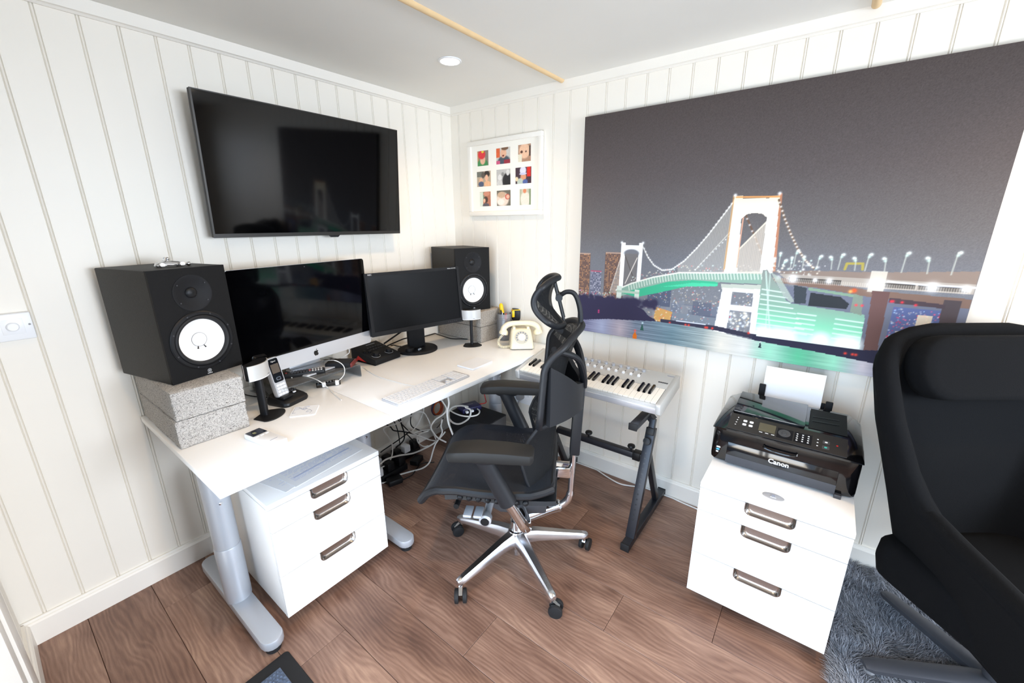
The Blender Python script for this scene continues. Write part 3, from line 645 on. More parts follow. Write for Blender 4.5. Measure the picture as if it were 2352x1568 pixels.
# ------------------------------------------------------------------ small things on the desk
def satellite(label, loc, rz, tilt=0, base_rz=0):
    t = thing('satellite_speaker', label, 'speaker', loc, rz)
    # curved head: grille arc at the front, flat black back
    R = .078; A = math.radians(50); arc = [(R * math.sin(a), -R * math.cos(a) + R * math.cos(A) - .001) for a in [-A + 2 * A * k / 20 for k in range(21)]]
    hz = .163; hh = .058
    def head(g, m, name, par=None): return g.build(name, m, par or t, bevel=.0008, seg=1)
    body = [(x * .97, y * .93 + .002) for x, y in arc] + [(.056, .014), (.042, .026), (-.042, .026), (-.056, .014)]
    hd = head(G().prism(body, hz, hz + hh), MT['black'], 'head')
    gr = [(x, y) for x, y in arc] + [(x * .96, y * .93 + .003) for x, y in arc[::-1]]
    head(G().prism(gr, hz + .001, hz + hh - .001), MT['silver_d'], 'grille', hd)
    head(G().prism([(x * 1.0, y * 1.0) for x, y in arc] + [(x * .955, y * .92 + .003) for x, y in arc[::-1]], hz - .0015, hz + .0025), MT['wplastic'], 'lower_trim', hd)
    G().box(.004, .020, -R + R * math.cos(A) - .0005 + .0, -R + R * math.cos(A) + .002, hz + .006, hz + .0085).build('badge', MT['grey'], hd)
    G().prism(rrect(.017, .030, .006, 4, 0, .006), .003, hz).build('stem', MT['black'], t)
    bs = [(.058 * math.cos(a), -.028 + .036 * math.sin(a) * (1 if math.sin(a) < 0 else .0)) for a in [PI + PI * k / 16 for k in range(17)]] + [(.040, .026), (-.040, .026)]
    G().prism(bs, 0, .0045).build('base', MT['black'], t, bevel=.001, seg=1)
    return t
satellite('small silver-grilled speaker on a black stand beside the left concrete blocks', (-1.492, -.402, DZ), math.radians(36))
satellite('small silver-grilled speaker on a black stand in front of the far blocks', (-.283, -.385, DZ), math.radians(-40))
# cordless telephone: dock and handset
dc = thing('phone_dock', 'black cordless phone answering dock beside the left satellite speaker', 'phone dock', (-1.374, -.330, DZ), math.radians(17))
pl = [(x, y) for x, y in rrect(.128, .122, .026, 6)]
G().rings([[(x * .96, y * .96, 0) for x, y in pl], [(x, y, .008) for x, y in pl], [(x * .97, y * .97, .022 + .006 * y / .06) for x, y in pl], [(x * .88, y * .86, .030 + .008 * y / .06) for x, y in pl]], True).build('dock_body', MT['black'], dc)
for i in range(3):
    for j in range(3): G().prism(rrect(.011, .008, .003, 3, .018 + i * .015, .008 + j * .012), .0335, .0375).build('button', MT['dgrey'], dc)
G().prism(rrect(.014, .008, .003, 3, .030, -.008), .0305, .0345).build('play_button', MT['wplastic'], dc)
G().box(-.048, .0, -.035, -.004, .028, .040).build('cradle', MT['black'], dc, bevel=.003)
hs = thing('cordless_handset', 'silver and black cordless phone handset standing in its dock', 'phone', (-1.394, -.352, DZ + .034), math.radians(17))
ht = Matrix.Rotation(math.radians(-13), 4, 'X') @ Matrix.Scale(1.12, 4)
out = rrect(.049, .150, .011, 5, 0, .076)
G().rings([[(x * .9, .022, z) for x, z in out], [(x, .014, z) for x, z in out], [(x, .003, z) for x, z in out], [(x * .95, 0, .076 + (z - .076) * .985) for x, z in out]], True).xf(ht).build('handset_body', MT['alu'], hs)
G().prism(rrect(.040, .088, .006, 4, 0, .102), 0, .001, (1, 0, 0), (0, 0, 1), (0, -1, 0)).xf(ht).build('front_panel', MT['black_g'], hs)
sc_ = G().box(-.016, .016, -.0016, -.001, .092, .126).xf(ht).build('display', mat('phone_display', '#5a5148', .2), hs, smooth=False)
G().prism(rrect(.018, .012, .003, 3, 0, .071), .001, .0024, (1, 0, 0), (0, 0, 1), (0, -1, 0)).xf(ht).build('navigation_key', MT['chrome'], hs)
G().prism(rrect(.012, .007, .002, 3, 0, .071), .0022, .003, (1, 0, 0), (0, 0, 1), (0, -1, 0)).xf(ht).build('centre_key', MT['black'], hs)
for i in range(3):
    for j in range(4): G().prism(rrect(.0105, .0075, .002, 2, -.0125 + i * .0125, .012 + j * .0115), 0, .0012, (1, 0, 0), (0, 0, 1), (0, -1, 0)).xf(ht).build('key', MT['wplastic'], hs)
o = text_obj('brand_lettering', 'Gigaset', .0065, MT['lettering'], hs, (0, 0, 0)); o.matrix_basis = ht @ Matrix.Translation((0, -.0013, .136)) @ Matrix.Rotation(PI / 2, 4, 'X')
# coaster with line drawing
cs = thing('drawing_coaster', 'thin white square coaster with a blue line drawing on the desk', 'coaster', (-1.383, -.486, DZ), math.radians(-38))
G().prism(rrect(.094, .094, .006, 4), 0, .0035).build('card', MT['paper'], cs, bevel=.0005, seg=1)
r = random.Random(8)
for k in range(6):
    p = [(r.uniform(-.035, .035), r.uniform(-.03, .03))]
    for _ in range(6): p.append((max(-.04, min(.04, p[-1][0] + r.uniform(-.02, .02))), max(-.04, min(.04, p[-1][1] + r.uniform(-.014, .018)))))
    G().tube(spline([(x, y, .0036) for x, y in p], 5), .0005, 4).build('pen_line', MT['ink'], cs)
# white handheld remote with a dark display
rm = thing('climate_remote', 'white handheld remote with a small dark display on the desk front', 'remote', (-1.582, -.612, DZ), math.radians(9))
G().prism(rrect(.058, .165, .010, 5), 0, .019).build('remote_body', MT['wplastic'], rm, bevel=.004)
G().prism(rrect(.050, .048, .002, 3, 0, .052), .019, .0197).build('display', mat('dark_lcd', '#1d2433', .15), rm, smooth=False)
G().box(-.012, -.002, .045, .058, .0197, .0199).build('display_digit', mat('lcd_digit', '#8d8f6a', .4), rm, smooth=False)
for i in range(3): G().prism(rrect(.012, .006, .002, 2, -.017 + i * .017, .018), .019, .0202).build('button', MT['wplastic'], rm)
G().box(-.012, .014, -.047, -.045, .0190, .0193).build('print_line', MT['ink'], rm, smooth=False)
# television remote on the shelf
tr = thing('tv_remote', 'long black television remote lying on the acrylic shelf', 'remote', (-1.253, -.248, SH), math.radians(-29 + 2))
G().prism(rrect(.175, .046, .010, 5), 0, .018).build('remote_body', MT['black'], tr, bevel=.004)
r = random.Random(3)
for i in range(13):
    for j in range(3):
        cm = MT['dgrey'] if (i, j) not in ((8, 0), (8, 1), (8, 2), (0, 1)) else (MT['red'] if j == 1 else MT['grey'])
        if i > 8: cm = MT['lettering'] if j != 1 else MT['grey']
        G().prism(rrect(.008, .009, .002, 2, -.072 + i * .012, -.013 + j * .013), .018, .0196).build('button', cm, tr)
# small black drive box with a leather end
db = thing('drive_box', 'small flat black box with dark red end on the acrylic shelf', 'box', (-1.082, -.262, SH), math.radians(42))
G().box(-.040, .040, -.055, .060, 0, .022).build('case', MT['black_m'], db, bevel=.002)
G().box(-.040, .040, -.064, -.0555, 0, .020).build('end_cap', MT['pinkred'], db, bevel=.002)
# usb hub under the shelf
hb = thing('usb_hub', 'black usb hub with white plugs under the acrylic shelf', 'usb hub', (-1.175, -.30, DZ), math.radians(-26))
G().prism(rrect(.105, .036, .005, 4), 0, .018).build('hub_body', MT['black_g'], hb, bevel=.002)
for i in range(7):
    for j in range(2): G().box(-.045 + i * .013, -.038 + i * .013, -.008 + j * .010, -.003 + j * .010, .018, .0186).build('port', MT['grey'], hb, smooth=False)
for x in (-.02, .036): G().prism(rrect(.016, .020, .004, 3, x, -.018), .004, .024).build('plug', MT['wplastic'], hb, bevel=.002)
# audio controller with big knobs and red underside
au = thing('audio_controller', 'black desktop audio controller with two big knobs beside the monitor', 'audio interface', (-.805, -.135, DZ), math.radians(6))
side = [(-.105, .004), (-.105, .030), (.085, .072), (.085, .0), (.045, .0), (.03, .012)]
G().prism(side, -.088, .088, (0, 1, 0), (0, 0, 1), (1, 0, 0)).build('case', MT['black_m'], au, bevel=.0015)
G().prism([(-.03, .008), (.03, .013), (.046, .001), (.06, .001), (.03, .036)], -.0887, .0887, (0, 1, 0), (0, 0, 1), (1, 0, 0)).build('red_side', MT['red'], au)
G().box(-.0885, .0885, -.10, .06, .0, .004).build('underside', MT['black_m'], au)
sl = Matrix.Translation((0, -.105, .030)) @ Matrix.Rotation(math.atan2(.042, .19), 4, 'X')
for x in (-.045, .045):
    kb = G().lathe([(.021, 0), (.021, .002), (.017, .003), (.016, .016), (.014, .018), (0, .018)], 28, (x, .045, .0005)).xf(sl).build('knob', MT['black'], au)
    G().tube([(x + .0235 * math.cos(a), .045 + .0235 * math.sin(a), .0008) for a in [PI * (.9 + 1.2 * k / 20) for k in range(21)]], .0006, 4).xf(sl).build('dial_mark', MT['lettering'], kb)
for x in (-.07, -.048): 
    kb = G().lathe([(.008, 0), (.0075, .010), (0, .011)], 18, (x, .105 if x < -.05 else .092, .0005)).xf(sl).build('small_knob', MT['black'], au)
for j in range(2):
    for i in range(6): G().prism(rrect(.011, .006, .002, 2, -.02 + i * .018, .112 + j * .026), .0, .002).xf(sl).build('button', MT['dgrey'], au)
G().box(-.005, .055, .168, .174, .0, .0006).xf(sl).build('print_strip', MT['grey'], au, smooth=False)
# headphone adaptor puck and connector on the monitor foot
pk = thing('black_puck', 'small round black puck on the monitor base', 'adaptor', (-.632, -.222, DZ + .0158))
G().lathe([(.026, 0), (.0265, .004), (.0265, .018), (.024, .021), (0, .0215)], 30).build('puck_body', MT['black'], pk)
cn = thing('jack_lead', 'short black lead with silver plug on the monitor base', 'lead', (-.583, -.255, DZ + .0155))
G().cyl((-.012, .0, .006), (.006, .004, .006), .0055, .0055, 14).build('plug', MT['alu'], cn)
G().tube(spline([(.006, .004, .006), (.03, .012, .005), (.055, .03, .004), (.06, .055, .004), (.035, .07, .004)], 6), .003, 8).build('lead', MT['black'], cn)
# keyboard, one mesh per key
kb = thing('computer_keyboard', 'flat white aluminium computer keyboard with number pad on the desk', 'keyboard', (-.919, -.700, DZ), math.radians(.4))
G().prism(rrect(.432, .116, .006, 4), .001, .0075).build('keyboard_base', MT['alu'], kb, bevel=.001, seg=1)
km = {}
def key(x, y, w, h):
    k = (round(w, 4), round(h, 4))
    if k not in km: km[k] = G().prism(rrect(w, h, .0018, 2), 0, .0032).mesh('key', bevel=.0004, seg=1, smooth=False)
    o = link('key', km[k], MT['wplastic'], kb); o.location = (x + w / 2 - .216, y + h / 2 - .058, .0076)
U = .01905; K = .0162
ry = [.0045, .0235, .0425, .0615, .0805, .0995]
x0 = .004
def row(y, widths, xs=x0, h=K):
    x = xs
    for w in widths:
        if w > 0: key(x, y, w * U - (U - K), h)
        x += abs(w) * U
row(ry[0], [1.25, 1.25, 1.25, 6.25, 1.25, 1.25, 2.0][:6] + [2.0])
row(ry[1], [2.25] + [1] * 10 + [2.25]); row(ry[2], [1.75] + [1] * 11 + [1.75]); row(ry[3], [1.5] + [1] * 13); row(ry[4], [1] * 13 + [1.5]); row(ry[5], [1.03] * 14, h=.0112)
xb = x0 + 14.5 * U + .004 
row(ry[3], [1, 1, 1], xb); row(ry[4], [1, 1, 1], xb); row(ry[5], [1, 1, 1], xb, .0112); row(ry[1], [-1, 1], xb); row(ry[0], [1, 1, 1], xb)
xn = xb + 3 * U + .004
for j in range(1, 5): row(ry[j], [1, 1, 1, 1], xn)
row(ry[0], [2, 1, 1], xn); row(ry[5], [1] * 4, xn, .0112)
# trackpad
tp = thing('trackpad', 'flat white square trackpad lying on the desk right of the keyboard', 'trackpad', (-.552, -.653, DZ), math.radians(.5))
G().prism(rrect(.160, .115, .007, 4), .001, .0095).build('glass_top', MT['wplastic'], tp, bevel=.0008, seg=1)
G().box(-.078, .078, .035, .0565, .0, .0045).build('rear_foot', MT['alu'], tp, bevel=.001)
# rotary telephone
ph = thing('rotary_telephone', 'ivory rotary dial telephone on the far end of the desk', 'telephone', (-.118, -.640, DZ), math.radians(-50))
def psec(w, y0, y1, z): return [(x, y, z) for x, y in [(p[0], p[1] + (y0 + y1) / 2) for p in rrect(w, y1 - y0, .018, 4)]]
G().rings([psec(.142, -.10, .10, .006), psec(.140, -.099, .10, .016), psec(.132, -.082, .09, .05), psec(.122, -.052, .075, .085), psec(.116, -.034, .058, .102), psec(.108, -.028, .05, .107)], True).build('body', MT['ivory'], ph, ang=40)
G().box(-.062, .062, -.092, .09, 0, .007).build('rubber_base', MT['rubber'], ph, bevel=.003)
for x in (-.042, .042): G().prism([(-.022, .100), (.040, .100), (.040, .124), (.026, .124), (.018, .112), (.004, .112), (-.008, .122), (-.022, .118)], x - .008, x + .008, (0, 1, 0), (0, 0, 1), (1, 0, 0)).build('cradle_horn', MT['ivory'], ph, bevel=.002)
nrm = Vector((0, -.075, .055)).normalized(); cdl = Vector((0, -.0645, .066))
dl = G().lathe([(.040, 0), (.040, .006), (.038, .008), (.022, .008)], 40, cdl, nrm).build('dial', MT['ivory_d'], ph)
G().lathe([(.021, .007), (.021, .010), (.019, .011), (0, .011)], 30, cdl, nrm).build('dial_label', MT['paper'], dl)
q = Vector((0, 0, 1)).rotation_difference(nrm)
for k in range(10):
    a = math.radians(-40 + 28 * k); G().lathe([(.0052, 0), (.0052, .0010), (0, .0010)], 14, cdl + q @ Vector((.0305 * math.cos(a), .0305 * math.sin(a), .008)), nrm).build('finger_hole', MT['grey'], dl)
G().tube([cdl + q @ Vector((.034 * math.cos(a), .034 * math.sin(a), .010)) for a in (math.radians(-62), math.radians(-66))], .002, 6).build('finger_stop', MT['chrome'], dl)
hd = thing('telephone_handset', 'ivory telephone handset resting on the rotary telephone', 'handset', (-.118, -.640, DZ), math.radians(-50))
hp = [(-.108, .012, .088), (-.100, .012, .112), (-.075, .012, .130), (-.03, .012, .137), (.03, .012, .137), (.075, .012, .130), (.100, .012, .112), (.108, .012, .088)]
G().tube(spline(hp, 5), [.015 + .004 * abs(i - 17.5) / 17.5 for i in range(36)], 14).build('grip', MT['ivory'], hd)
for sx in (-1, 1): G().lathe([(.028, 0), (.0285, .008), (.024, .02), (.012, .03)], 26, (sx * .106, .012, .072), (-sx * .25, 0, 1)).build('cap', MT['ivory'], hd)
cd = thing('coiled_cord', 'ivory coiled cord curling from the telephone handset onto the desk', 'cord', (-.118, -.640, DZ), math.radians(-50))
path = spline([(-.112, .0, .066), (-.135, -.02, .045), (-.135, -.045, .018), (-.112, -.06, .010), (-.085, -.058, .0095), (-.066, -.05, .0095)], 40); cp = []
for i, p in enumerate(path):
    t_ = path[min(i + 1, len(path) - 1)] - path[max(i - 1, 0)]; t_.normalize(); a = t_.orthogonal().normalized(); b = t_.cross(a); w = 2 * PI * i / 9
    cp.append(p + (a * math.cos(w) + b * math.sin(w)) * .0062)
for p in cp: p.z = max(p.z, .0022)
G().tube(cp, .0020, 6).build('coil', MT['ivory'], cd)
# pen pot with tools
pt = thing('pen_pot', 'frosted clear plastic jar holding pens on the desk corner', 'jar', (-.060, -.468, DZ))
G().lathe([(.046, 0), (.048, .004), (.048, .128), (.046, .132), (.0475, .135), (.046, .140), (.0475, .144), (.046, .150), (.0465, .170), (.045, .170), (.0445, .118), (.0455, .006), (.0, .005)], 40).build('jar_wall', MT['frost'], pt)
def tool(name, label, cat, p0, p1, parts):
    t = thing(name, label, cat, (-.060, -.468, DZ)); p0, p1 = Vector(p0), Vector(p1)
    for pn, a, b, r0, r1, m in parts: G().cyl(p0.lerp(p1, a), p0.lerp(p1, b), r0, r1, 14).build(pn, m, t)
    return t
kn = tool('craft_knife', 'yellow and black craft knife standing in the pen jar', 'knife', (.014, .0, .010), (-.006, .024, .232), [('grip', 0, .72, .009, .012, MT['black']), ('handle_end', .72, .95, .0135, .0125, MT['yellow']), ('tip', .95, 1.0, .0125, .006, MT['yellow'])])
tool('black_pen', 'black pen standing in the pen jar', 'pen', (.0, -.008, .010), (-.022, .012, .192), [('barrel', 0, .9, .0045, .005, MT['black']), ('cap', .9, 1.0, .0055, .005, MT['black_g'])])
tool('steel_pen', 'silver pen standing in the pen jar', 'pen', (.005, .02, .010), (-.026, -.004, .180), [('barrel', 0, .9, .0045, .0045, MT['alu']), ('cap', .9, 1.0, .005, .003, MT['alu'])])
tool('red_marker', 'red marker pen standing in the pen jar', 'marker', (.0, .008, .010), (-.016, -.026, .176), [('barrel', 0, .84, .0085, .0085, MT['red']), ('tip', .84, 1.0, .0075, .002, MT['red'])])
tool('white_marker', 'thick white marker leaning inside the pen jar', 'marker', (-.025, .012, .010), (-.028, -.022, .138), [('barrel', 0, .86, .009, .009, MT['wplastic']), ('cap', .86, 1, .010, .009, MT['wplastic'])])
tm = thing('tape_measure', 'black and yellow tape measure clipped to the pen jar', 'tape measure', (-.060, -.468, DZ), math.radians(-42))
tmo = Matrix.Translation((.074, -.006, .158)) @ Matrix.Scale(1.2, 4)
G().prism([(-.020, -.028), (.016, -.028), (.020, -.018), (.021, .022), (.014, .032), (-.018, .034), (-.022, .02)], -.018, .018, (1, 0, 0), (0, 0, 1), (0, 1, 0)).xf(tmo).build('case', MT['black'], tm, bevel=.004)
G().box(-.0235, -.010, -.0185, .0185, -.010, .026).xf(tmo).build('yellow_band', MT['yellow'], tm, bevel=.003)
G().box(-.02, .018, -.0188, .0188, .026, .031).xf(tmo).build('yellow_top', MT['yellow'], tm, bevel=.002)
G().box(-.026, -.0215, -.010, .010, -.01, .02).xf(tmo).build('belt_clip', MT['steel'], tm, bevel=.001)
# ------------------------------------------------------------------ television, printed canvas, photo frame
tv = thing('television', 'large flat black television mounted on the boarded left wall', 'television', (-1.0, -.002, 1.65))
TW, THh = .925, .535
tvm = Matrix.Translation((.018, -.088, .016)) @ Matrix.Rotation(math.radians(4.5), 4, 'X')
G().box(-TW / 2, TW / 2, .0, .022, -THh / 2, THh / 2).box(-TW * .32, TW * .32, .022, .045, -THh * .36, THh * .2).xf(tvm).build('rear_housing', MT['black'], tv, bevel=.003)
bz = G()
for a, b, c, d in ((-TW / 2, TW / 2, -THh / 2, -THh / 2 + .016), (-TW / 2, TW / 2, THh / 2 - .004, THh / 2), (-TW / 2, -TW / 2 + .006, -THh / 2 + .016, THh / 2 - .004), (TW / 2 - .004, TW / 2, -THh / 2 + .016, THh / 2 - .004)): bz.box(a, b, -.004, 0, c, d)
bz.xf(tvm).build('bezel', mat('dark_metal_bezel', '#3a3836', .35, metal=.6), tv)
G().box(-TW / 2 + .005, TW / 2 - .003, -.0025, -.0005, -THh / 2 + .015, THh / 2 - .003).xf(tvm).build('screen', MT['screen'], tv, smooth=False)
G().prism([(-.028, 0), (.028, 0), (.018, -.010), (-.018, -.010)], -.004, .008, (1, 0, 0), (0, 0, 1), (0, 1, 0), (.06, 0, -THh / 2)).xf(tvm).build('sensor_tab', MT['black'], tv)
G().box(-.12, .12, -.012, 0, -.1, .14).box(-.10, .10, -.055, -.012, .0, .03).box(-.10, .10, -.05, -.012, .11, .135).build('wall_bracket', MT['dgrey'], tv)

def srgb(h): return np.array([int(h[i:i + 2], 16) / 255 for i in (1, 3, 5)])
class Paint:
    def __init__(s, w, h, asp):
        s.w, s.h = w, h; s.X, s.Y = np.meshgrid(np.linspace(0, 1, w), np.linspace(0, 1, h)); s.a = asp
        s.im = np.zeros((h, w, 3)); s.px = 1.0 / w
    def fill(s, m, c): s.im += (np.asarray(c) - s.im) * np.clip(m, 0, 1)[..., None]
    def vgrad(s, stops):
        ys = [q[0] for q in stops]; cs = np.array([srgb(q[1]) for q in stops])
        return np.stack([np.interp(s.Y, ys, cs[:, k]) for k in range(3)], -1)
    def poly(s, pts, c, alpha=1):
        m = np.zeros_like(s.X, bool); n = len(pts)
        for i in range(n):
            x1, y1 = pts[i]; x2, y2 = pts[(i + 1) % n]
            if y1 == y2: continue
            cnd = ((y1 > s.Y) != (y2 > s.Y)) & (s.X < (x2 - x1) * (s.Y - y1) / (y2 - y1) + x1); m ^= cnd
        s.fill(m * alpha, srgb(c) if isinstance(c, str) else c); return m
    def rect(s, x0, x1, y0, y1, c, alpha=1): s.poly([(x0, y0), (x1, y0), (x1, y1), (x0, y1)], c, alpha)
    def line(s, pts, w, c, alpha=1):
        c = srgb(c)
        for (x1, y1), (x2, y2) in zip(pts, pts[1:]):
            dx, dy = (x2 - x1), (y2 - y1) / s.a; l2 = dx * dx + dy * dy + 1e-12
            t = np.clip(((s.X - x1) * dx + (s.Y - y1) / s.a * dy) / l2, 0, 1)
            d = np.hypot(s.X - x1 - t * dx, (s.Y - y1) / s.a - t * dy); s.fill(np.clip(1 - (d - w / 2) / s.px, 0, 1) * alpha, c)
    def dot(s, x, y, r, c, k=1):
        c = srgb(c); x0 = max(int((x - 4 * r) * s.w), 0); x1 = min(int((x + 4 * r) * s.w) + 2, s.w); ra = r * s.a; y0 = max(int((y - 4 * ra) * s.h), 0); y1 = min(int((y + 4 * ra) * s.h) + 2, s.h)
        if x1 <= x0 or y1 <= y0: return
        d2 = ((s.X[y0:y1, x0:x1] - x) ** 2 + ((s.Y[y0:y1, x0:x1] - y) / s.a) ** 2) / (r * r)
        s.im[y0:y1, x0:x1] += (c - s.im[y0:y1, x0:x1]) * np.clip(k * np.exp(-d2), 0, 1)[..., None]
    def ell(s, x, y, rx, ry, c, soft=.15):
        d = np.sqrt(((s.X - x) / rx) ** 2 + ((s.Y - y) / ry) ** 2); s.fill(np.clip((1 - d) / soft + .5, 0, 1), srgb(c))
    def mesh(s, name, o, ex, ey):
        """flat grid of s.w x s.h points spanning o + ex*u + ey*v with the print as point colours"""
        o, ex, ey = map(np.array, (o, ex, ey)); co = o + s.X[..., None] * ex + s.Y[..., None] * ey
        me = bpy.data.meshes.new(name); nv = s.w * s.h; nf = (s.w - 1) * (s.h - 1)
        me.vertices.add(nv); me.vertices.foreach_set('co', co.reshape(-1).astype(np.float32))
        i = np.arange(nv).reshape(s.h, s.w); q = np.stack([i[:-1, :-1], i[:-1, 1:], i[1:, 1:], i[1:, :-1]], -1).reshape(-1)
        me.loops.add(nf * 4); me.loops.foreach_set('vertex_index', q.astype(np.int32)); me.polygons.add(nf)
        me.polygons.foreach_set('loop_start', np.arange(0, nf * 4, 4, dtype=np.int32)); me.update(calc_edges=True)
        ca = me.color_attributes.new('Col', 'FLOAT_COLOR', 'POINT'); c = np.clip(s.im, 0, 1); c = np.where(c <= .04045, c / 12.92, ((c + .055) / 1.055) ** 2.4)
        ca.data.foreach_set('color', np.concatenate([c, np.ones((s.h, s.w, 1))], -1).reshape(-1).astype(np.float32))
        return me

def paint_bridge():
    P = Paint(620, 450, 1.502 / 1.098); R = np.random.RandomState(5); rd = random.Random(5)
    P.im = P.vgrad([(0, '#7d808a'), (.2, '#7a7c82'), (.36, '#727379'), (.5, '#696565'), (.72, '#595150'), (1, '#4a4240')])
    P.im += R.normal(0, .012, P.im.shape[:2])[..., None]
    shore = [(0, .055), (.14, .085), (.3, .105), (.475, .108), (.588, .097), (.82, .094), (.86, .072), (1, .06)]
    # hazy city under and behind the bridge
    P.rect(.28, .50, .1, .19, '#707684'); P.rect(.59, 1, .08, .3, '#6c7080')
    for _ in range(40):
        x = rd.uniform(.27, .6); w = rd.uniform(.012, .04); h = rd.uniform(.03, .12); P.rect(x, x + w, .1, .1 + h, rd.choice(['#7d828c', '#676c7a', '#8a8c90', '#5a5f70']), .7)
    P.rect(.26, .335, .17, .27, '#4f566b', .85)
    P.poly([(.285, .10), (.34, .10), (.345, .15), (.29, .165)], '#c79a5c'); P.poly([(.345, .10), (.48, .10), (.48, .145), (.345, .15)], '#7a828c')
    for _ in range(420):
        x = rd.uniform(.25, .6); y = rd.uniform(.10, .27); P.dot(x, y, rd.uniform(.0008, .002), rd.choice(['#fff2d8', '#ffffff', '#ffd9a0', '#cfe4ff', '#ff5a5a']), rd.uniform(.3, 1))
    # tower blocks on the left
    for x0, x1, y1, c in ((0, .043, .394, '#6b5650'), (.100, .172, .402, '#6b5650'), (.046, .088, .312, '#66687a')):
        P.rect(x0, x1, .12, y1, c)
        nx = int((x1 - x0) / .0052)
        for i in range(nx):
            for j in range(int((y1 - .13) / .0075)):
                if rd.random() < .55:
                    P.dot(x0 + .003 + i * .0052, .13 + j * .0075, .0017, '#ffb877' if y1 > .35 else '#fdfaff', rd.uniform(.3, 1))
        for i in range(nx): P.dot(x0 + .003 + i * .0052, y1 - .004, .002, '#ffe0c8' if y1 > .35 else '#ff5064', .9)
    for _ in range(160): P.dot(rd.uniform(0, .14), rd.uniform(.15, .21), rd.uniform(.001, .0028), rd.choice(['#ffffff', '#bfffe0', '#d0d8ff', '#ff6a7a', '#fff0c0']), rd.uniform(.4, 1))
    # far tower
    P.line([(.163, .41), (.125, .22)], .0012, '#e8e4dc', .8)
    for k in range(18): P.line([(.163 - .0022 * k, .41 - .011 * k), (.163 - .0022 * k, .21)], .0006, '#b9b4ac', .6)
    P.rect(.156, .170, .235, .446, '#ffffff'); P.rect(.217, .231, .25, .446, '#ffffff'); P.rect(.156, .231, .404, .436, '#ffffff'); P.ell(.193, .400, .026, .018, '#75767c', .3); P.rect(.171, .216, .25, .398, '#75706e', .75)
    P.line([(.171, .39), (.212, .27)], .0015, '#5a5450'); P.line([(.214, .38), (.178, .26)], .0012, '#ddd6cc')
    for x in (.157, .230): P.dot(x, .447, .004, '#ffffff', 1)
    # main cable with lamps and hangers
    cab = [(.231, .43), (.25, .385), (.272, .35), (.30, .330), (.33, .336), (.365, .375), (.397, .428), (.425, .482), (.452, .542), (.486, .618)]
    def interp(x): return float(np.interp(x, [p[0] for p in cab], [p[1] for p in cab]))
    for k in range(34):
        x = .350 + k * .0040; P.line([(x, interp(x)), (x, .325)], .0007, '#c9c4ba', .75)
    P.line(cab, .0016, '#d9d4c8', .9)
    for k in range(44): x = .235 + k * .0058; P.dot(x, interp(x) + .002, .0024, '#ffffff', .95)
    P.line([(.486, .50), (.40, .34)], .001, '#d9d4c8', .7)
    for k in range(12): P.dot(.40 + k * .0075, .342 + k * .0125, .0018, '#ffffff', .8)
    # deck, left part
    top = [(.147, .225), (.2, .262), (.273, .298), (.354, .325), (.468, .334), (.584, .346)]
    P.poly(top + [(.584, .300), (.468, .296), (.40, .296), (.30, .262), (.24, .235), (.16, .195)], '#8aa898')
    P.poly([(.165, .215), (.24, .245), (.32, .282), (.40, .298), (.47, .296), (.47, .285), (.38, .268), (.29, .228), (.22, .200)], '#3fae86')
    P.poly([(.30, .258), (.40, .287), (.47, .288), (.47, .279), (.38, .268)], '#4cc79a')
    for k in range(46):
        x = .19 + k * .0086; y = float(np.interp(x, [p[0] for p in top], [p[1] for p in top])); P.line([(x, y), (x + .005, y - .026)], .0016, '#d8e0d2', .8)
    P.line(top, .003, '#e6e6da'); 
    for k in range(90): x = .2 + k * .0043; y = float(np.interp(x, [p[0] for p in top], [p[1] for p in top])); P.dot(x, y + rd.uniform(.004, .03), rd.uniform(.001, .0026), rd.choice(['#ffffff', '#eafff6', '#fff6da', '#ff9a90']), rd.uniform(.4, 1))
    P.rect(.150, .167, .185, .245, '#cfd8cc'); P.rect(.214, .230, .188, .235, '#cfd8cc'); P.rect(.15, .23, .215, .226, '#aebfae')
    # inside of the main tower
    P.line([(.503, .60), (.545, .49), (.588, .375)], .0032, '#6d5546')
    for k in range(10): P.dot(.506 + k * .0085, .592 - k * .023, .0024, '#ffffff', .8)
    P.line([(.578, .545), (.513, .43)], .0024, '#e6dac4')
    for k in range(26): x = .514 + k * .0026; P.line([(x, .43 + k * .0044), (x, .34)], .0008, '#d5c8b8', .8)
    # main tower
    g = P.vgrad([(0, '#ffffff'), (.5, '#fffaf0'), (.58, '#fff0d4'), (.64, '#f6dfbb')])
    def leg(pts):
        m = np.zeros_like(P.X, bool); n = len(pts)
        for i in range(n):
            x1, y1 = pts[i]; x2, y2 = pts[(i + 1) % n]
            if y1 != y2: m ^= ((y1 > P.Y) != (y2 > P.Y)) & (P.X < (x2 - x1) * (P.Y - y1) / (y2 - y1) + x1)
        P.im = np.where(m[..., None], g, P.im)
    P.line([(.4835, .63), (.4825, .35)], .006, '#e9a860', .55); P.line([(.594, .63), (.607, .355)], .007, '#ee9060', .6)
    leg([(.484, .632), (.505, .632), (.516, .34), (.483, .34)]); leg([(.570, .628), (.593, .628), (.605, .345), (.574, .345)])
    leg([(.486, .622), (.592, .618), (.592, .565), (.575, .545), (.560, .563), (.540, .568), (.520, .563), (.508, .545), (.486, .565)])
    P.line([(.488, .627), (.592, .623)], .003, '#d99a5e'); P.line([(.513, .55), (.513, .36)], .0016, '#f0b090', .8)
    for x in (.485, .592): P.dot(x, .634, .004, '#ffffff', 1)
    # side-span cable on the right
    rc = [(.592, .612), (.612, .548), (.632, .492), (.655, .436), (.675, .398), (.697, .37)]
    P.line(rc, .0030, '#6f5a4a')
    for k in range(22):
        x = .595 + k * .0047; y = float(np.interp(x, [p[0] for p in rc], [p[1] for p in rc])); P.dot(x, y, .0026, '#fff8ee', .9)
